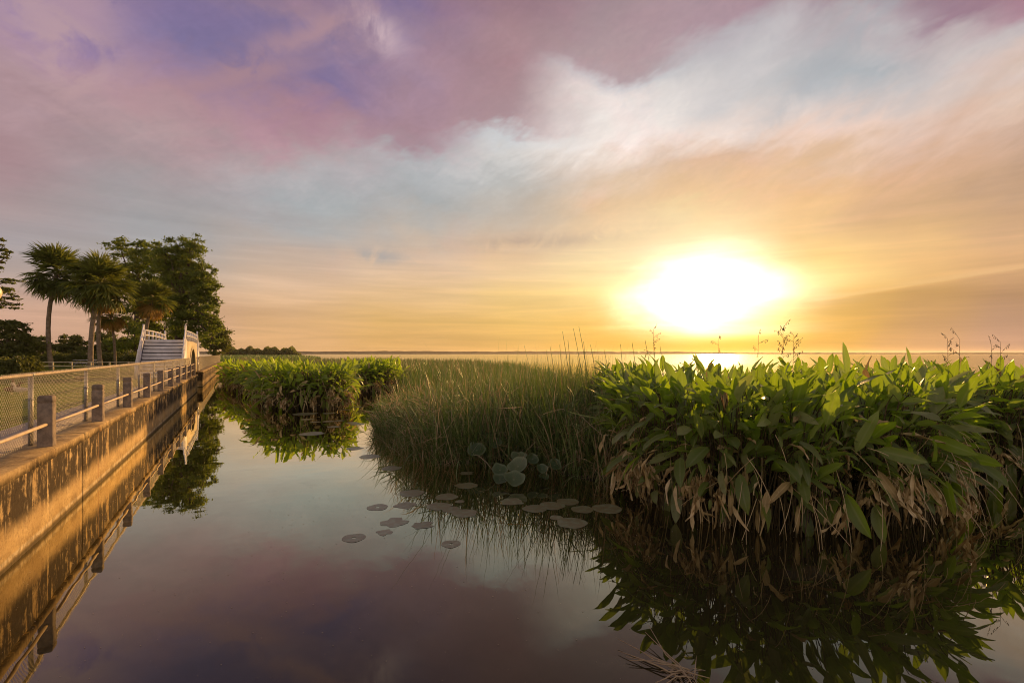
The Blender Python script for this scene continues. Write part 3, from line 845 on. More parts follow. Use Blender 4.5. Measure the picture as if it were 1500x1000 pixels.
# ------------------------------------------------------------------ park furniture at the left
def low_fence():
    Y = 38.0
    root = empty('low_rail_fence', base_px(60, Y), label='low pale rail fence across the lawn behind the palms', cat='fence')
    b = np.array(base_px(60, Y))
    xs = np.arange(-44, -27.5, 1.5)
    for x in xs:
        mb = MB(); mb.box((x-b[0]-.04, -.04, 0), (x-b[0]+.04, .04, .78), ch=.01); mb.build('post', M['cream'], root)
    mb = MB()
    for h in (.72, .42): mb.box((xs[0]-b[0]-.1, -.065, h-.035), (xs[-1]-b[0]+.1, -.042, h+.035))
    mb.build('rail', M['cream'], root)
low_fence()
def picnic_table(px, Y, rz, label):
    root = empty('picnic_table', base_px(px, Y), rz, label=label, cat='table', group='picnic tables under the palms')
    mb = MB()
    for i in range(4): mb.box((-.95, -.38+i*.19, .72), (.95, -.38+i*.19+.175, .76))
    mb.build('tabletop', M['white'], root)
    for s in (-1, 1):
        mb = MB(); mb.box((-.95, s*.72-.13, .42), (.95, s*.72+.13, .46)); mb.build('bench', M['white'], root)
        mb = MB(); mb.tube([(s*.65, -.7, 0), (s*.65, -.2, .715)], .04, 6); mb.tube([(s*.65, .7, 0), (s*.65, .2, .715)], .04, 6)
        mb.tube([(s*.65, -.8, .39), (s*.65, .8, .39)], .03, 6); mb.build('frame', M['galv'], root)
picnic_table(126, 48, .15, 'white picnic table left of the sunlit palm trunk')
picnic_table(141, 52, -.3, 'white picnic table between the two close palm trunks')
picnic_table(157, 54, -.2, 'white picnic table by the slanting palm trunk')

def street_lamp():
    b = at(-13, 428, 12.7); base = (b[0], b[1], QUAY - .02)
    root = empty('street_lamp', base, label='globe street lamp just inside the left edge above the fence', cat='street lamp')
    H = b[2] - base[2]
    mb = MB(); mb.tube([(0,0,0),(0,0,.12),(0,0,.2),(0,0,H-.30),(0,0,H-.24)], [.12,.12,.06,.045,.09], 12); mb.build('pole', M['galv'], root, smooth=True)
    mb = MB(); rings = []
    for a in np.linspace(-1.35, 1.5, 12): rings.append([(.21*cos(a)*cos(t), .21*cos(a)*sin(t), H + .24*sin(a)) for t in np.linspace(0, 2*pi, 20, endpoint=False)])
    mb.loft(rings); mb.build('globe', M['globe'], root, smooth=True)
M['globe'] = flat_mat('opal_globe', (.82, .72, .48), (.86, .76, .52), 2, .35, bmp=0)
street_lamp()

def duck(px, py, Y, rz, label, col):
    base = np.array(base_px(px, Y))
    root = empty('duck', tuple(base), rz, label=label, cat='duck', group='ducks resting on the lawn')
    mb = MB()
    sp = [(-.24,.20,.008),(-.20,.20,.035),(-.12,.19,.075),(0,.18,.10),(.10,.19,.095),(.17,.22,.065),(.19,.28,.04),(.20,.34,.033),(.215,.38,.040),(.25,.40,.042),(.28,.395,.025),(.30,.39,.016),(.335,.385,.010)]
    mb.tube([(a, 0, z) for a, z, r in sp], [r for a, z, r in sp], 10)
    mb.build('body', M[col], root, smooth=True)
    mb = MB()
    for s in (-1, 1):
        mb.tube([(0, s*.04, .12), (.01, s*.04, .02), (.05, s*.045, .005)], [.012, .009, .012], 5)
    mb.build('feet', M['cream'], root)
M['duckb'] = flat_mat('brown_feathers', (.10, .06, .035), (.22, .14, .08), 14, .8)
M['duckw'] = flat_mat('pale_feathers', (.45, .38, .30), (.65, .58, .5), 14, .8)
duck(17, 575, 16.5, .4, 'brown duck nearest the left edge behind the chain link fence', 'duckb')
duck(22, 573, 17.6, 2.6, 'brown duck just behind its neighbours on the lawn', 'duckb')
duck(31, 575, 16.2, 3.3, 'pale duck on the lawn beside the first concrete post', 'duckw')
duck(117, 550, 24, 1.2, 'brown duck alone on the lawn by the second fence post', 'duckb')

# ------------------------------------------------------------------ lawn grass
def lawn_grass():
    mb = MB(); n = 26000
    t = 5 + 26 * rng.uniform(0, 1, n)**1.3; y = 3.78 + rng.uniform(0, 1, n)**1.2 * (3 + (t - 5) * .42)
    P = np.stack([-sin(VPA)*t - cos(VPA)*y, cos(VPA)*t - sin(VPA)*y, np.full(n, QUAY-.015)], 1)
    D = np.stack([rng.normal(0, .4, n), rng.normal(0, .4, n), np.ones(n)], 1)
    blades(mb, P, D, rand_unit(n), rng.uniform(.03, .09, n), .008, curl=.6, segs=2, tint=rng.uniform(0, 1, n), prof='reed')
    tag(mb.build('grass', M['grass']), 'short sunlit grass of the lawn behind the fence', 'grass', kind='stuff')
lawn_grass()

def hedge(px0, px1, Y, h, label, tintb=0.1):
    mb = MB(); n = int(90 * (px1 - px0))
    px = rng.uniform(px0, px1, n)
    hh = h * (1 + .35*vnoise(px*.25, px*0, Y))
    P = np.stack([(px-750)/F*Y, Y + rng.uniform(-.8, .8, n), QUAY + rng.uniform(0, 1, n)**.7 * hh], 1)
    o = MB(); cards(mb, P - np.array(base_px(px0, Y)), .2, tint=np.clip(rng.normal(.45+tintb, .2, n), 0, 1))
    b = mb.build('hedge', M['shrubs']); b.location = base_px(px0, Y)
    tag(b, label, 'hedge')
hedge(-30, 48, 33, .95, 'low bushy hedge at the left edge just above the fence rail', .25)
hedge(46, 205, 58, 1.3, 'long dark hedge along the back of the lawn behind the palm trunks', -.05)
hedge(150, 215, 50, 1.1, 'short tangled hedge left of the footbridge steps', .2)

# ------------------------------------------------------------------ broad-leaved marsh plants
def marsh_stand(poly, edge, nplants, h0, h1, nskirt, ndry, segs, label, name='marsh_plants', leafL=(.26, .62), tint0=.45, reach=1.0, thick=1.0, leafm='leaf'):
    mb = MB(); poly = [tuple(p[:2]) for p in poly]
    # --- stems and leaves of the plants inside
    b = sample_poly(poly, nplants); k = 8
    B = np.repeat(b, k, 0); n = len(B)
    B = np.column_stack([B + rng.normal(0, .06, (n, 2)), np.full(n, -.05)])
    az = rng.uniform(0, 2*pi, n); tau = np.abs(rng.normal(0, .16, n)) + .02
    hh = (rng.uniform(h0, h1, nplants) * (1 + .07*vnoise(b[:,0]*1.2, b[:,1]*1.2, 3)))
    Hn = np.repeat(hh, k) * rng.uniform(.50, 1.0, n)
    L = rng.uniform(leafL[0], leafL[1], n)
    pet = np.maximum(Hn - L*.85, .3)
    dirh = np.stack([np.cos(az), np.sin(az), np.zeros(n)], 1)
    T = B + dirh * (np.sin(tau) * pet)[:, None] + np.array([0, 0, 1]) * (np.cos(tau) * pet)[:, None]
    C = B*.45 + T*.55; C[:, 2] += .12*pet
    stems(mb, B, C, T, .010*thick, .005*thick, 3, mat=2, tint=rng.uniform(.1, .7, n))
    rel = Hn / np.repeat(hh, k)
    beta = tau + np.where(rel > .82, np.abs(rng.normal(.12, .22, n)), rng.uniform(.3, 1.6, n))
    D = dirh * np.sin(beta)[:, None] + np.array([0, 0, 1]) * np.cos(beta)[:, None]
    N = -dirh * np.cos(beta)[:, None] + np.array([0, 0, 1]) * np.sin(beta)[:, None] + rng.normal(0, .55, (n, 3))
    dry = rng.uniform(0, 1, n) < np.where(rel < .62, .25, .02)
    blades(mb, T, D, N, L * np.where(rel > .85, 1.1, 1), L * rng.uniform(.32, .46, n), curl=rng.uniform(.1, .9, n), fold=rng.uniform(.1, .5, n),
           segs=segs, mat=np.where(dry, 1, 0), tint=np.clip(rng.normal(tint0, .2, n), 0, 1), wave=.05)
    # --- the outer wall of leaning and drooping leaves
    e = np.array([p[:2] for p in edge], float)
    seg = np.linalg.norm(np.diff(e, axis=0), axis=1); cum = np.concatenate([[0], np.cumsum(seg)]); tot = cum[-1]
    def edge_at(u):
        s = u * tot; i = np.clip(np.searchsorted(cum, s, side='right') - 1, 0, len(seg)-1)
        f = ((s - cum[i]) / seg[i])[:, None]
        p = e[i]*(1-f) + e[i+1]*f
        d = (e[i+1] - e[i]) / seg[i][:, None]
        return p, np.stack([d[:, 1], -d[:, 0]], 1)      # outward = right of the walking direction
    n = nskirt
    p, o = edge_at(rng.uniform(0, 1, n))
    z = rng.uniform(.16, .86, n)
    hloc = (h0 + h1) * .5
    az = np.arctan2(o[:, 1], o[:, 0]) + rng.normal(0, .75, n)
    dh = np.stack([np.cos(az), np.sin(az), np.zeros(n)], 1)
    ins = rng.uniform(0, .8, n)
    zt = z * hloc
    bulge = (.30 + .15*np.sin(z*pi)) * reach
    tip = np.column_stack([p - o*ins[:, None], zt]) + dh * (bulge * rng.uniform(.2, 1.0, n))[:, None]
    bs = np.column_stack([p - o * (ins + rng.uniform(.05, .5, n))[:, None], np.full(n, -.05)])
    c = bs * .6 + tip * .4; c[:, 2] = zt * (1.0 + .35*rng.uniform(0, 1, n))
    stems(mb, bs, c, tip, .011*thick, .005*thick, 5, mat=2, tint=rng.uniform(.2, 1.0, n))
    pitch = np.interp(z, [.15, .35, .55, .75, .9], [-1.15, -.50, .0, .38, .95]) + rng.normal(0, .42, n)
    D = dh * np.cos(pitch)[:, None] + np.array([0, 0, 1]) * np.sin(pitch)[:, None]
    N = -dh * np.sin(pitch)[:, None] + np.array([0, 0, 1]) * np.cos(pitch)[:, None] + rng.normal(0, .5, (n, 3))
    dry = rng.uniform(0, 1, n) < np.interp(z, [.15, .35, .5, .8], [.50, .30, .12, .03])
    L = rng.uniform(leafL[0], leafL[1], n)
    L = L * np.where(rng.uniform(0, 1, n) < .2, .62, 1)
    blades(mb, tip, D, N, L*np.where(dry, .85, 1), L * np.where(dry, rng.uniform(.12, .26, n), rng.uniform(.30, .46, n)), curl=rng.uniform(.1, .95, n), fold=np.where(dry, .9, rng.uniform(.05, .5, n)),
           segs=segs+1, mat=np.where(dry, 1, 0), tint=np.clip(rng.normal(tint0+.05, .24, n), 0, 1), wave=np.where(dry, .22, .05))
    # --- thin tan stems that hang and cross in front
    n = max(10, nskirt // 9); p, o = edge_at(rng.uniform(0, 1, n))
    A = np.column_stack([p + o*rng.uniform(-.1, .30, n)[:, None], rng.uniform(.5, 1.5, n)]); Bq = A.copy()
    Bq[:, :2] += o * rng.uniform(-.1, .35, n)[:, None] + rng.normal(0, .25, (n, 2)); Bq[:, 2] = np.maximum(A[:, 2] - rng.uniform(.3, 1.2, n), .02)
    stems(mb, A, (A+Bq)/2 + np.column_stack([o*.12, np.full(n, .10)]), Bq, .006*thick, .004*thick, 6, mat=1, tint=rng.uniform(.3, 1, n))
    # --- hanging bundles of dead leaves near the water
    if ndry:
        nc = max(4, int(tot * 1.9)); cc0 = rng.uniform(0, 1, nc)
        p, o = edge_at(np.clip(cc0[rng.integers(0, nc, ndry)] + rng.normal(0, .10, ndry) / tot, 0, .999))
        m = 8; z = rng.uniform(.38, .95, ndry)
        c0 = np.column_stack([p + o * rng.uniform(-.05, .34, ndry)[:, None], z])
        bs = np.column_stack([p - o*.2, z*0 - .05]); cc = bs*.5 + c0*.5; cc[:, 2] = z*1.5
        stems(mb, bs, cc, c0, .010*thick, .006*thick, 5, mat=1, tint=.6)
        C0 = np.repeat(c0, m, 0) + rng.normal(0, .035, (ndry*m, 3)); nn = len(C0)
        D = np.column_stack([rng.normal(0, .32, nn), rng.normal(0, .32, nn), -np.ones(nn)])
        blades(mb, C0, D, rand_unit(nn), rng.uniform(.20, .46, nn), rng.uniform(.03, .070, nn)*thick, curl=rng.normal(0, .9, nn), fold=rng.uniform(.3, 1.3, nn), segs=7,
               mat=1, tint=rng.uniform(0, 1, nn), wave=.42)
    o = mb.build(name, [M[leafm], M['leafdry'], M['stalk']], smooth=True)
    tag(o, label, 'marsh plants', kind='stuff')
    return o
E = [on(893, 640), on(896, 690), on(925, 738), on(985, 765), on(1050, 783), on(1150, 792), on(1260, 788), on(1340, 785), on(1395, 768)]
main_edge = [(2.95, 13.0, 0)] + [(p[0]+.12, p[1]+.15, 0) for p in E] + [(7.3, 8.0, 0), (7.7, 8.7, 0)]
main_poly = main_edge + [(8.2, 9.5, 0), (9.0, 13.5, 0), (4.5, 14.0, 0)]
marsh_stand(main_poly, main_edge, 380, 1.95, 2.6, 1600, 92, 5, 'large clump of broad leaved marsh plants at right with dead brown leaves hanging to the water')
right_edge = [(7.6, 9.2, 0), (8.2, 9.0, 0), (9.5, 8.8, 0), (11.5, 8.8, 0), (14.5, 9.2, 0)]
right_poly = right_edge + [(19, 11, 0), (19, 15.5, 0), (9, 14.5, 0), (8.2, 10.5, 0)]
marsh_stand(right_poly, right_edge, 420, 2.0, 2.55, 900, 26, 4, 'broad leaved marsh plants in the shade at the right edge behind the large clump')
e2 = [on(368, 585), on(380, 598), on(410, 603), on(460, 603), on(498, 601), on(508, 590)]
e2 = [(p[0], p[1]+.3, 0) for p in e2]
marsh_stand(e2 + [(-8.2, 26, 0), (-13.5, 27.5, 0)], e2, 150, 1.9, 2.4, 650, 34, 3, 'bright green clump of broad leaved marsh plants with tan dead leaves left of the reeds', leafL=(.42, .7), tint0=.65, thick=1.6, leafm='leafbright', reach=1.2)
e3 = [on(508, 585), on(520, 578), on(550, 576), on(578, 572)]
marsh_stand(e3 + [(-7.5, 36, 0), (-11.5, 36, 0)], e3, 110, 1.9, 2.45, 260, 12, 3, 'broad leaved clump set back between the bright clump and the reeds', leafL=(.45, .7), tint0=.6, thick=1.8, leafm='leafbright')
e4 = [on(326, 566), on(335, 572), on(352, 577), on(372, 580)]
marsh_stand(e4 + [(-14.0, 36, 0), (-22.5, 40, 0)], e4, 170, 1.8, 2.3, 260, 6, 3, 'dark clump of broad leaved marsh plants nearest the distant seawall', leafL=(.45, .7), tint0=.35, thick=1.8, leafm='leafbright')

# ------------------------------------------------------------------ reed bed
def reeds():
    mb = MB()
    F0 = [on(552, 640), on(568, 652), on(600, 672), on(640, 684), (on(690, 682)), on(740, 680), on(800, 688), on(850, 704), on(905, 716)]
    front = [(p[0], p[1]) for p in F0]
    near = front + [(2.6, 10.5), (3.0, 13.0), (3.4, 17.5), (0, 20), (-5.2, 20.5), (-4.9, 17)]
    fx = [p[0] for p in front]; fy = [p[1] for p in front]
    def bed(n, w0, w1, hs, sd, gap, curlm, drym, tb, ts):
        b = sample_poly(near, n)
        g = vnoise(b[:,0]*2.6 + sd, b[:,1]*2.2, 5+sd) + .5*vnoise(b[:,0]*6, b[:,1]*5, sd); b = b[g > gap]; n = len(b)
        H = 1.72 + .22*vnoise(b[:,0]*.8, b[:,1]*.8, 2) + .20*vnoise(b[:,0]*3, b[:,1]*2.6, 8) + np.clip(b[:,0]+1.0, -2.2, 1.2)*.20
        H *= .60 + .40*np.clip((b[:,0] + 4.2) / 2.2, 0.0, 1)
        H = H * hs * rng.uniform(.6, 1.12, n)
        P = np.column_stack([b, np.full(n, -.05)])
        # tufts: blades of one tuft share a lean
        tx = vnoise(b[:,0]*5 + 3, b[:,1]*5, 1.0); ty = vnoise(b[:,0]*5, b[:,1]*5 + 7, 6.0)
        rim = np.clip(1 - (b[:,1] - np.interp(b[:,0], fx, fy)) / .8, 0, 1)
        left = np.clip(1 - (b[:,0] + 3.9) / 1.2, 0, 1)
        dx = rng.normal(0, .6, n) + tx*.7 - left*.5; dy = rng.normal(0, .6, n) + ty*.5 - rim*.7
        dh = unit(np.stack([dx, dy, np.zeros(n)], 1)); tau = np.abs(rng.normal(0, .30, n)) + rim*rng.uniform(0, .28, n)
        D = dh*np.sin(tau)[:, None] + np.array([0, 0, 1])*np.cos(tau)[:, None]
        N = unit(-dh*np.cos(tau)[:, None] + np.array([0, 0, 1])*np.sin(tau)[:, None] + rng.normal(0, .35, (n, 3)))
        curl = np.clip(rng.exponential(curlm, n), 0, 2.4)
        patch = vnoise(b[:,0]*1.1 + 4, b[:,1]*.9, 9)
        dry = rng.uniform(0, 1, n) < np.clip(drym + .14*patch + .38*np.clip((b[:,0]-.9)/1.5, 0, 1), 0, .7)
        blades(mb, P, D, N, H*1.08, rng.uniform(w0, w1, n), curl=curl, fold=.3, segs=6, mat=np.where(dry, 1, 0),
               tint=np.clip(rng.normal(tb + .16*patch, ts, n), 0, 1), prof='reed')
    bed(11500, .020, .042, .78, 0, -.25, .50, .06, .42, .36)
    bed(3500, .016, .026, .95, 3, -.9, 1.15, .30, .80, .25)
    bed(6000, .016, .030, 1.06, 6, -.1, .28, .15, .55, .30)
    bed(1100, .014, .022, 1.30, 9, .0, .22, .10, .35, .30)
    # broken and crossing blades at every height
    b = sample_poly(near, 9000); n = len(b)
    hl = (.60 + .40*np.clip((b[:,0] + 4.2) / 2.2, 0, 1)) * 1.75
    P = np.column_stack([b, rng.uniform(.15, .80, n) * hl])
    blades(mb, P, unit(rng.normal(0, .75, (n, 3)) + [0, 0, .45]), rand_unit(n), rng.uniform(.25, .85, n), rng.uniform(.012, .034, n), curl=rng.uniform(0, 1.6, n), segs=4,
           mat=np.where(rng.uniform(0,1,n) < .30, 1, 0), tint=np.clip(rng.normal(.6, .38, n), 0, 1), prof='reed')
    # short growth at the foot
    b = sample_poly(near, 9000); n = len(b)
    P = np.column_stack([b, rng.uniform(0, .5, n)])
    blades(mb, P, unit(rng.normal(0, .7, (n, 3)) + [0, 0, .7]), rand_unit(n), rng.uniform(.2, .6, n), .016, curl=rng.uniform(0, 1.8, n), segs=3,
           mat=np.where(rng.uniform(0,1,n) < .35, 1, 0), tint=rng.uniform(0, .8, n), prof='reed')
    # loose blades leaning into the open water in front
    n = 260; u = rng.uniform(0, 1, n); k = rng.integers(0, len(front)-1, n)
    b = np.array([np.array(front[i])*(1-a) + np.array(front[i+1])*a for i, a in zip(k, u)]) + rng.normal(0, .12, (n, 2)) + [0, -.12]
    D = np.column_stack([rng.normal(-.15, .35, n), rng.normal(-.35, .3, n), np.ones(n)])
    blades(mb, np.column_stack([b, np.full(n, -.05)]), D, np.tile([0, .4, 1.0], (n, 1)) + rng.normal(0, .3, (n, 3)), rng.uniform(.5, 1.3, n), rng.uniform(.008, .018, n), curl=rng.uniform(0, 2.0, n), segs=7,
           mat=np.where(rng.uniform(0,1,n) < .4, 1, 0), tint=rng.uniform(.1, 1, n), prof='reed')
    # thin tall stems standing above the bed, towards the right
    n = 900; x = rng.normal(1.5, 1.2, n); y = rng.uniform(10, 17, n)
    P = np.column_stack([x + (y-10)*.1, y, np.zeros(n)])
    D = np.column_stack([rng.normal(-.04, .13, n), rng.normal(0, .13, n), np.ones(n)])
    blades(mb, P, D, rand_unit(n), rng.uniform(2.1, 2.65, n)*.98, .022, curl=rng.uniform(0, .45, n), segs=5, tint=rng.uniform(0, .4, n), prof='reed')
    tops = [(824,485,12),(832,498,12),(840,481,12),(848,478,12),(855,500,12),(820,505,13),(909,504,11.5),(945,498,11),(958,512,11),(967,507,11),(806,508,13),(768,506,15),(800,512,15),(865,505,12),(926,502,11),(885,512,13)]
    T = np.array([at(a, c, d) for a, c, d in tops]); Bs = T.copy(); Bs[:, 2] = 0; Bs[:, 0] += rng.uniform(.1, .55, len(T)); 
    stems(mb, Bs, Bs*.4 + T*.6 + np.array([.05, 0, .1]), T, .014, .006, 6, tint=.1)
    o = mb.build('reeds', [M['reed'], M['reeddry']]); tag(o, 'dense green bed of tall reeds and sedge growing from the water in the middle', 'reeds', kind='stuff')
    # the marsh that goes on to the open lake
    mb = MB()
    far = [(-5.4, 20.5), (0, 20), (3.4, 17.5), (4.0, 24), (3.0, 38), (0, 65), (-7, 88), (-21, 102), (-47, 112), (-70, 122), (-32, 56), (-23.5, 41), (-14, 37), (-7.5, 36.2), (-7.0, 31), (-5.6, 24)]
    n = 30000; b = sample_poly(far, n * 2)
    w = np.clip(1.5 - b[:,1] / 60, .35, 1); b = b[rng.uniform(0, 1, len(b)) < w]; n = len(b)
    P = np.column_stack([b, np.full(n, -.05)]); H = (1.9 + .22*vnoise(b[:,0]*.35, b[:,1]*.35, 1)) * rng.uniform(.6, 1.1, n)
    D = np.column_stack([rng.normal(0, .2, n), rng.normal(0, .2, n), np.ones(n)])
    patch = vnoise(b[:,0]*.3 + 2, b[:,1]*.3, 4)
    dry = rng.uniform(0, 1, n) < np.clip(.2 + .2*patch, 0, .5)
    blades(mb, P, D, rand_unit(n), H, .020 + b[:,1]*.0010, curl=rng.uniform(0, .9, n), segs=3, mat=np.where(dry, 1, 0), tint=np.clip(rng.normal(.5+.15*patch, .22, n), 0, 1), prof='reed')
    o = mb.build('reeds', [M['reed'], M['reeddry']]); tag(o, 'distant reed marsh stretching back to the open lake', 'reeds', kind='stuff')
    # mud under the vegetation so that no open water shows between the stems
    for pl_, nm in ((near, 'terrain'), (far, 'terrain'), ([p[:2] for p in main_poly], 'terrain'), ([p[:2] for p in right_poly], 'terrain')):
        a = np.array(pl_); c = a.mean(0); a2 = c + (a - c)*.90
        m2 = MB(); m2.loft([[(x, y, -.2) for x, y in a2], [(x, y, .02) for x, y in c + (a2-c)*.97]])
        tag(m2.build(nm, M['dirt']), kind='structure')
reeds()

# ------------------------------------------------------------------ lily pads and lotus leaves
def pad(px, py, wpx, label, group='lily pads floating on the water', ragged=0.0, seed=0, hole=False, tint=.5):
    c = on(px, py); r = wpx / F * c[1]
    mb = MB(); m = 30; rg = random.Random(seed * 7 + 3)
    a0 = rg.uniform(0, 6.28); rad = []
    for k in range(m):
        a = 2*pi*k/m
        q = 1 + .04*sin(a*3 + a0) + .03*sin(a*5 + a0*2) + ragged * (.35*sin(a*4+a0) + .3*sin(a*7+a0*3) + rg.uniform(-.25, .25))
        rad.append(q)
    v = []; lu = []
    levels = (.0, .20 if hole else .3, .65, .93, 1.0)
    q = []
    for li, l in enumerate(levels[1:]):
        for k in range(m):
            a = 2*pi*k/m
            rr = r * l * (rad[k] if l > .5 else 1 + (rad[k]-1)*l)
            z = .003 + (.001*sin(a*3+a0) if l > .6 else 0)
            v.append((rr*cos(a), rr*sin(a), z)); lu.append(l)
    for li in range(len(levels) - 2):
        for k in range(m):
            j = (k+1) % m
            q.append((li*m+k, (li+1)*m+k, (li+1)*m+j, li*m+j))
    tr = []
    if not hole:
        v.append((0, 0, .004)); lu.append(0)
        for k in range(m): tr.append((len(v)-1, k, (k+1) % m))
    mb.add(v, q, tr, tint=np.clip(tint + rg.uniform(-.08, .08), 0, 1), lu=np.array(lu)*0, lv=1.0)
    o = mb.build('lily_pad', M['pad'], smooth=True); o.location = (c[0], c[1], 0); o.rotation_euler = (0, 0, a0)
    tag(o, label, 'lily pad', group)
def z7(x, y): return 490 + x*.2933, 640 + y*.2933
pads = [
 (97,503,57,'lone round pad nearest the seawall on the open water',0),
 (582,533,48,'small lone pad lowest of the pads in the picture',0),
 (215,350,51,'round pad with a bright wet centre at the left of the pad group',0),
 (385,280,60,'smooth oval pad just off the tips of the reed reflections',0),
 (355,340,52,'ragged torn pad right of the wet centred pad',.55),
 (560,298,56,'oval pad halfway between the lotus leaves and the torn pads',0),
 (520,345,60,'mottled pad at the left end of the overlapping pair',.25),
 (585,362,46,'mottled pad tucked between two others at the centre',.3),
 (650,380,62,'large pad at the right end of the central row',0),
 (625,322,24,'tiny pad above the central row of pads',0),
 (300,425,64,'large torn pad with a pale water ring, upper of three',.5),
 (440,440,50,'torn star shaped pad at the right of the three ringed ones',.6),
 (250,475,38,'small torn fragment of pad below the large torn one',.6),
 (660,242,56,'silvery half sunk pad beneath the lotus leaves',.3),
 (1000,357,60,'leftmost pad of the tight row below the reeds',0),
 (1085,343,64,'second pad of the tight row, overlapping the leftmost one',0),
 (1165,322,56,'highest pad of the tight row against the dark reflection',0),
 (1238,361,56,'fourth pad of the tight row, left of the rightmost pad',0),
 (1362,357,74,'rightmost pad, wide and pale against the dark reflection',0),
 (1185,428,76,'large pad alone below the tight row',0),
 (1108,402,34,'small pad above the large one that lies below the tight row',0),
 (775,130,27,'thin bright pad left of the raised lotus leaves',0),
 (660,180,34,'thin torn pad beside the dark reed reflections',.4),
 (885,322,56,'pale half sunk pad under the front lotus leaf',.35),
 (100,57,40,'small dark pad off the left tip of the reeds',.2),
 (175,97,50,'long dark pad in front of the left tip of the reeds',.2),
 (285,155,48,'dark pad against the left edge of the reeds',.2)]
for i, (x, y, w_, lb, rg_) in enumerate(pads):
    px, py = z7(x, y); pad(px, py, w_*.2933, lb, ragged=rg_*.6, seed=i+1, hole=i < 3, tint=.35 + .3*random.random())
far_pads = [(447,606,17,'long pale pad close to the bright clump'),(462,618,7,'narrow pale pad left of the far pad cluster'),(450,614,9,'round pad raised at the left of the far cluster'),
            (489,625,9,'bright pad at the front of the far cluster'),(482,605,9,'pad at the back of the far cluster'),(481,617,8,'dim pad in the middle of the far cluster'),
            (497,616,7,'small pad at the right of the far cluster middle'),(523,621,10,'pale pad nearest the reeds in the far cluster'),(516,619,8,'pad just behind the one nearest the reeds'),
            (457,635,17,'faint wide pad alone in the reflection of the bright clump'),(522,596,8,'thin pad beyond the far cluster under the set back clump'),(505,600,8,'dark pad beyond the far cluster')]
for i, (px, py, w_, lb) in enumerate(far_pads): pad(px, py, w_, lb, 'far lily pads in front of the marsh clumps', seed=i+50, ragged=.08, tint=.6)

def lotus(px, py, rpx, hgt, tilt, label, tint=.5, seed=0):
    # leaf held hgt above the water; px,py is its centre in the photo
    Y = F * (EYE - hgt) / (py - 517.5); c = np.array([(px-750)/F*Y, Y, hgt]); r = rpx / F * Y
    rg = random.Random(seed + 11)
    root = empty('lotus_leaf', (c[0], c[1], 0), label=label, cat='lotus leaf', group='raised lotus leaves in front of the reeds')
    mb = MB(); m = 28; v = []; lv = []; ang = []
    a0 = rg.uniform(0, 6.28)
    q = []
    for l in (.25, .55, .82, 1.0):
        for k in range(m):
            a = 2*pi*k/m
            z = r * (.26*l*l + .12*l*l*sin(a*2+a0) + .06*l*l*sin(a*5+a0))
            v.append((r*l*cos(a)*(1+.06*sin(3*a+a0)), r*l*sin(a)*(1+.05*sin(4*a+a0*2)), z)); lv.append(l); ang.append(a)
    for li in range(3):
        for k in range(m):
            j = (k+1) % m
            q.append((li*m+k, (li+1)*m+k, (li+1)*m+j, li*m+j))
    v.append((0, 0, 0)); lv.append(0); ang.append(0); tr = [(len(v)-1, k, (k+1) % m) for k in range(m)]
    Mx = Matrix.Rotation(R(tilt), 4, 'X') @ Matrix.Rotation(rg.uniform(-.3, .3), 4, 'Y')
    v = [tuple(Mx @ Vector(p)) for p in v]
    mb.add(v, q, tr, tint=tint, lv=np.array(lv), lu=np.array(ang))
    o = mb.build('blade', M['lotus'], root, smooth=True); o.location = (0, 0, hgt)
    mb = MB(); bx = rg.uniform(-.08, .08); mb.tube([(bx, .05, -.05), (bx*.3, .02, hgt*.6), (0, 0, hgt)], [.009, .008, .006], 6); mb.build('stem', M['stalk'], root)
lot = [
 (710,66,46,.42,38,'dark green lotus leaf standing alone left of the others',.25),
 (826,165,40,.22,30,'green lotus leaf at the left of the tight bunch',.45),
 (826,212,38,.12,25,'low green lotus leaf at the lower left of the bunch',.35),
 (895,212,54,.14,28,'pale rimmed lotus leaf in front of the bunch',.75),
 (916,146,52,.28,32,'pale rimmed lotus leaf in the middle of the bunch',.85),
 (920,100,42,.40,18,'flattened pale lotus leaf at the back of the bunch',.8),
 (990,110,30,.36,50,'narrow dark lotus leaf seen on edge right of the bunch',.35),
 (1036,158,28,.26,40,'small dull lotus leaf right of the bunch near the mud',.3),
 (1100,140,34,.30,42,'faint green lotus leaf farthest right among the reed feet',.25),
 (1045,200,26,.10,20,'lowest small lotus leaf right of the bunch',.4),
 (800,32,34,.50,35,'bright lotus leaf high among the reed stems behind the bunch',.5),
 (640,18,42,.48,40,'shaded lotus leaf behind and left of the lone one',.3)]
for i, (x, y, w_, hg, tl, lb, tn) in enumerate(lot):
    px, py = z7(x, y); lotus(px, py, w_*.2933, hg, tl, lb, tn, i)

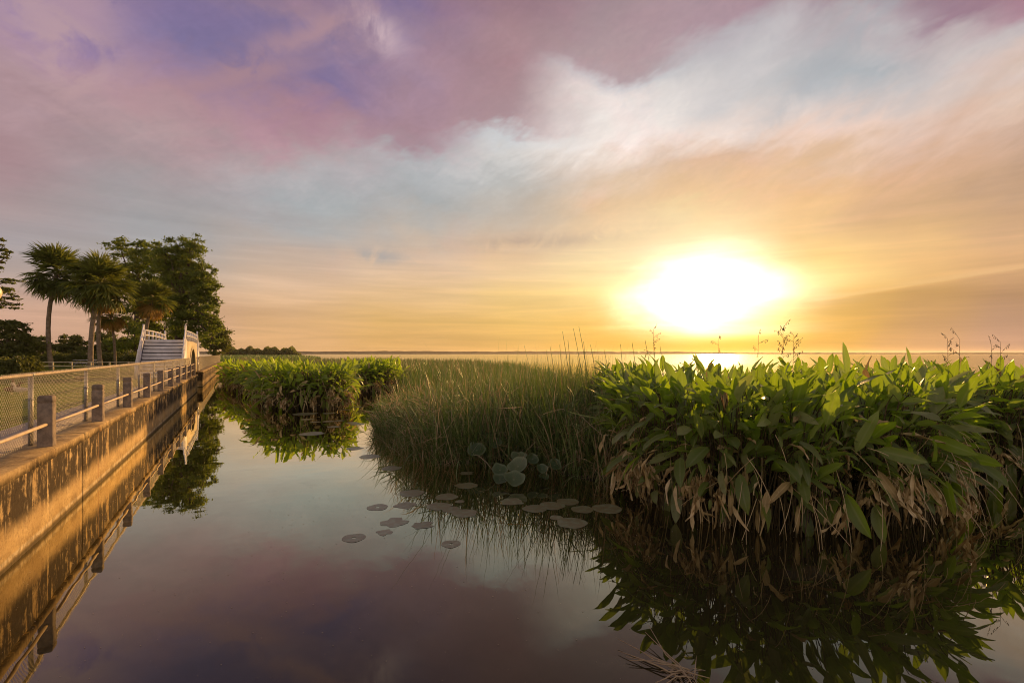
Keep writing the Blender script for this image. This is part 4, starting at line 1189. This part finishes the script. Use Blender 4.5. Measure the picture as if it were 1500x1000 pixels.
# ------------------------------------------------------------------ flower stalks above the broad leaves
def flower_stalk(px, py, Y, branches, label, lean=0.0, droop=False):
    top = at(px, py, Y); H = top[2]; base = (top[0] - lean, Y, 0)
    root = empty('flower_stalk', base, label=label, cat='flower stalk', group='thin flower stalks above the leaves')
    mb = MB(); mb.tube([(0,0,.3), (lean*.3, 0, H*.6), (lean, 0, H)], [.007, .005, .0025], 5); mb.build('stem', M['stalk'], root)
    mb = MB(); rg = random.Random(int(px))
    for k in range(branches):
        s = .80 + .2*(k+1)/branches; p = Vector((lean*s*s, 0, H*s)); a = rg.uniform(0, 6.28); ll = rg.uniform(.10, .26)
        e1 = p + Vector((cos(a)*ll*.8, sin(a)*ll*.4, ll*rg.uniform(.3, 1)))
        mb.tube([p, (p+e1)*.5 + Vector((0,0,.015)), e1], [.003, .0025, .002], 4)
        for j in range(4):
            q_ = p.lerp(e1, .45 + .18*j); dz = rg.uniform(-.05, .03)
            e2 = q_ + Vector((rg.uniform(-.035, .035), 0, dz - .015))
            mb.tube([q_, (q_+e2)*.5, e2], [.002, .007, .002], 5)
    mb.build('flower_head', M['stalk'], root)
flower_stalk(957, 483, 10, 7, 'nodding flower stalk above the left end of the large clump', -.05)
flower_stalk(1111, 493, 9.5, 4, 'thin flower stalk just left of the branching one under the sun', .03)
flower_stalk(1147, 480, 9.2, 16, 'widely branching flower stalk beneath the bright sun', 0)
flower_stalk(1163, 492, 9.2, 10, 'shorter branching flower stalk touching the widely branching one', .05)
flower_stalk(1388, 496, 9, 7, 'flower stalk above the leaf with a curled dark tip', -.03)
flower_stalk(1406, 498, 9, 4, 'slender flower stalk third from the right', .04)
flower_stalk(1452, 505, 9.4, 4, 'short flower stalk second from the right', -.03)
flower_stalk(1466, 502, 9.4, 5, 'short flower stalk at the far right', .05)
flower_stalk(1053, 496, 10, 4, 'small flower stalk crossing the bright water under the sun', .02)
# the tall upright leaf that breaks the horizon
def tall_leaves():
    for px, py, Y, w_, lb, dx in ((1241, 500, 8.2, .20, 'tallest broad leaf, pointed, standing above the horizon at right', 0.02), (1334, 507, 8.6, .13, 'narrow upright broad leaf crossing the horizon right of the tallest', 0.0), (962, 528, 9.0, .17, 'upright broad leaf at the left end of the large clump, backlit', -.05)):
        t = at(px, py, Y); L = .62
        root = empty('broad_leaf', (t[0]-dx, Y, 0), label=lb, cat='leaf')
        mb = MB(); z0 = t[2] - L
        blades(mb, np.array([[0, 0, z0]]), np.array([[dx, 0, 1.0]]), np.array([[.25, -1.0, .0]]), L, w_, curl=.25, fold=.3, segs=8, tint=.55, wave=.03)
        mb.build('blade', M['leaf'], root, smooth=True)
        mb = MB(); mb.tube([(0, 0, -.05), (.01, 0, z0*.6), (0, 0, z0+.03)], [.011, .009, .006], 6); mb.build('stem', M['stalk'], root)
tall_leaves()

# ------------------------------------------------------------------ floating dead stems, specks
def dead_stems():
    c = on(1003, 988); root = empty('dead_reed_stems', (c[0], c[1], 0), label='bundle of dead tan reed stems floating at the bottom of the picture', cat='reed stems')
    ends = [(905,943,.05,'a'),(906,956,.02,'a'),(917,966,.03,'a'),(922,972,.03,'a'),(950,931,.10,'a'),(945,938,.08,'a'),(934,958,.05,'a'),(962,1010,.0,'a'),(1040,1000,.04,'a'),(968,985,.02,'a'),(960,1003,.02,'a'),(1020,1012,.0,'a')]
    for i, (px, py, z, _) in enumerate(ends):
        e = on(px, py) - c; s = np.array([random.uniform(-.06, .06), random.uniform(-.06, .05), .01])
        mb = MB(); mid = (e*.5 + s*.5) + np.array([random.uniform(-.04, .04), random.uniform(-.05, .05), .03])
        mb.tube([tuple(s), tuple(s*.6+mid*.5+np.array([0,0,.01])), tuple(mid), (e[0], e[1], z)], [.0065, .006, .005, .0025], 6)
        mb.build('stem', M['reeddry'], root, smooth=True)
    mb = MB(); n = 26
    P = rng.normal(0, .06, (n, 3)); P[:, 2] = .012
    blades(mb, P, np.column_stack([rng.normal(0, 1, (n, 2)), rng.uniform(0, .3, n)]), np.tile([0., 0, 1], (n, 1)), rng.uniform(.08, .22, n), .012, curl=.5, segs=4, tint=rng.uniform(0, 1, n), prof='reed', wave=.2)
    mb.build('shreds', M['reeddry'], root)
dead_stems()
def specks():
    mb = MB(); n = 700
    a = 620; t = rng.uniform(3.5, 30, n); D = 2.2 - np.abs(rng.normal(0, .7, n)); 
    P = np.stack([-sin(VPA)*t - cos(VPA)*D, cos(VPA)*t - sin(VPA)*D, np.full(n, .004)], 1)
    x = rng.uniform(-4, 5, a); y = rng.uniform(3.3, 9, a); Q = np.column_stack([x, y, np.full(a, .004)])
    P = np.vstack([P, Q]); n = len(P); s = rng.uniform(.003, .010, n) * np.clip(P[:,1]/6, .6, 2)
    an = rng.uniform(0, 6.28, n); V = []
    for k in range(4):
        V.append(P + np.stack([np.cos(an + k*pi/2)*s, np.sin(an + k*pi/2)*s*.6, 0*s], 1))
    V = np.stack(V, 1).reshape(-1, 3)
    mb.add(V, (np.arange(n)*4)[:, None] + np.arange(4)[None], tint=.9)
    tag(mb.build('floating_debris', M['reeddry']), 'tiny pale specks of plant debris scattered on the dark water', 'debris', kind='stuff')
specks()

# ------------------------------------------------------------------ evening haze over the lake
def haze():
    mb = MB(); mb.box((-5100, -260, -1.0), (5100, 5100, 21.0))
    m = bpy.data.materials.new('haze'); m.use_nodes = True; nt = m.node_tree; nt.nodes.clear()
    v = nt.nodes.new('ShaderNodeVolumePrincipled'); o = nt.nodes.new('ShaderNodeOutputMaterial')
    v.inputs['Color'].default_value = (.95, .88, .80, 1); v.inputs['Density'].default_value = .00010; v.inputs['Anisotropy'].default_value = .55
    nt.links.new(v.outputs[0], o.inputs['Volume'])
    tag(mb.build('haze', m), 'thin evening haze over the lake', 'haze', kind='stuff')
if USE_HAZE: haze()

# ------------------------------------------------------------------ render settings
SC.view_settings.view_transform = 'Standard'; SC.view_settings.look = 'None'
SC.view_settings.exposure = 0; SC.view_settings.gamma = 1
SC.render.engine = 'CYCLES'
SC.cycles.use_denoising = True
SC.cycles.pixel_filter_type = 'BLACKMAN_HARRIS'; SC.cycles.filter_width = 1.0
SC.cycles.max_bounces = 8; SC.cycles.diffuse_bounces = 3; SC.cycles.transmission_bounces = 4; SC.cycles.glossy_bounces = 4
SC.cycles.sample_clamp_indirect = 6
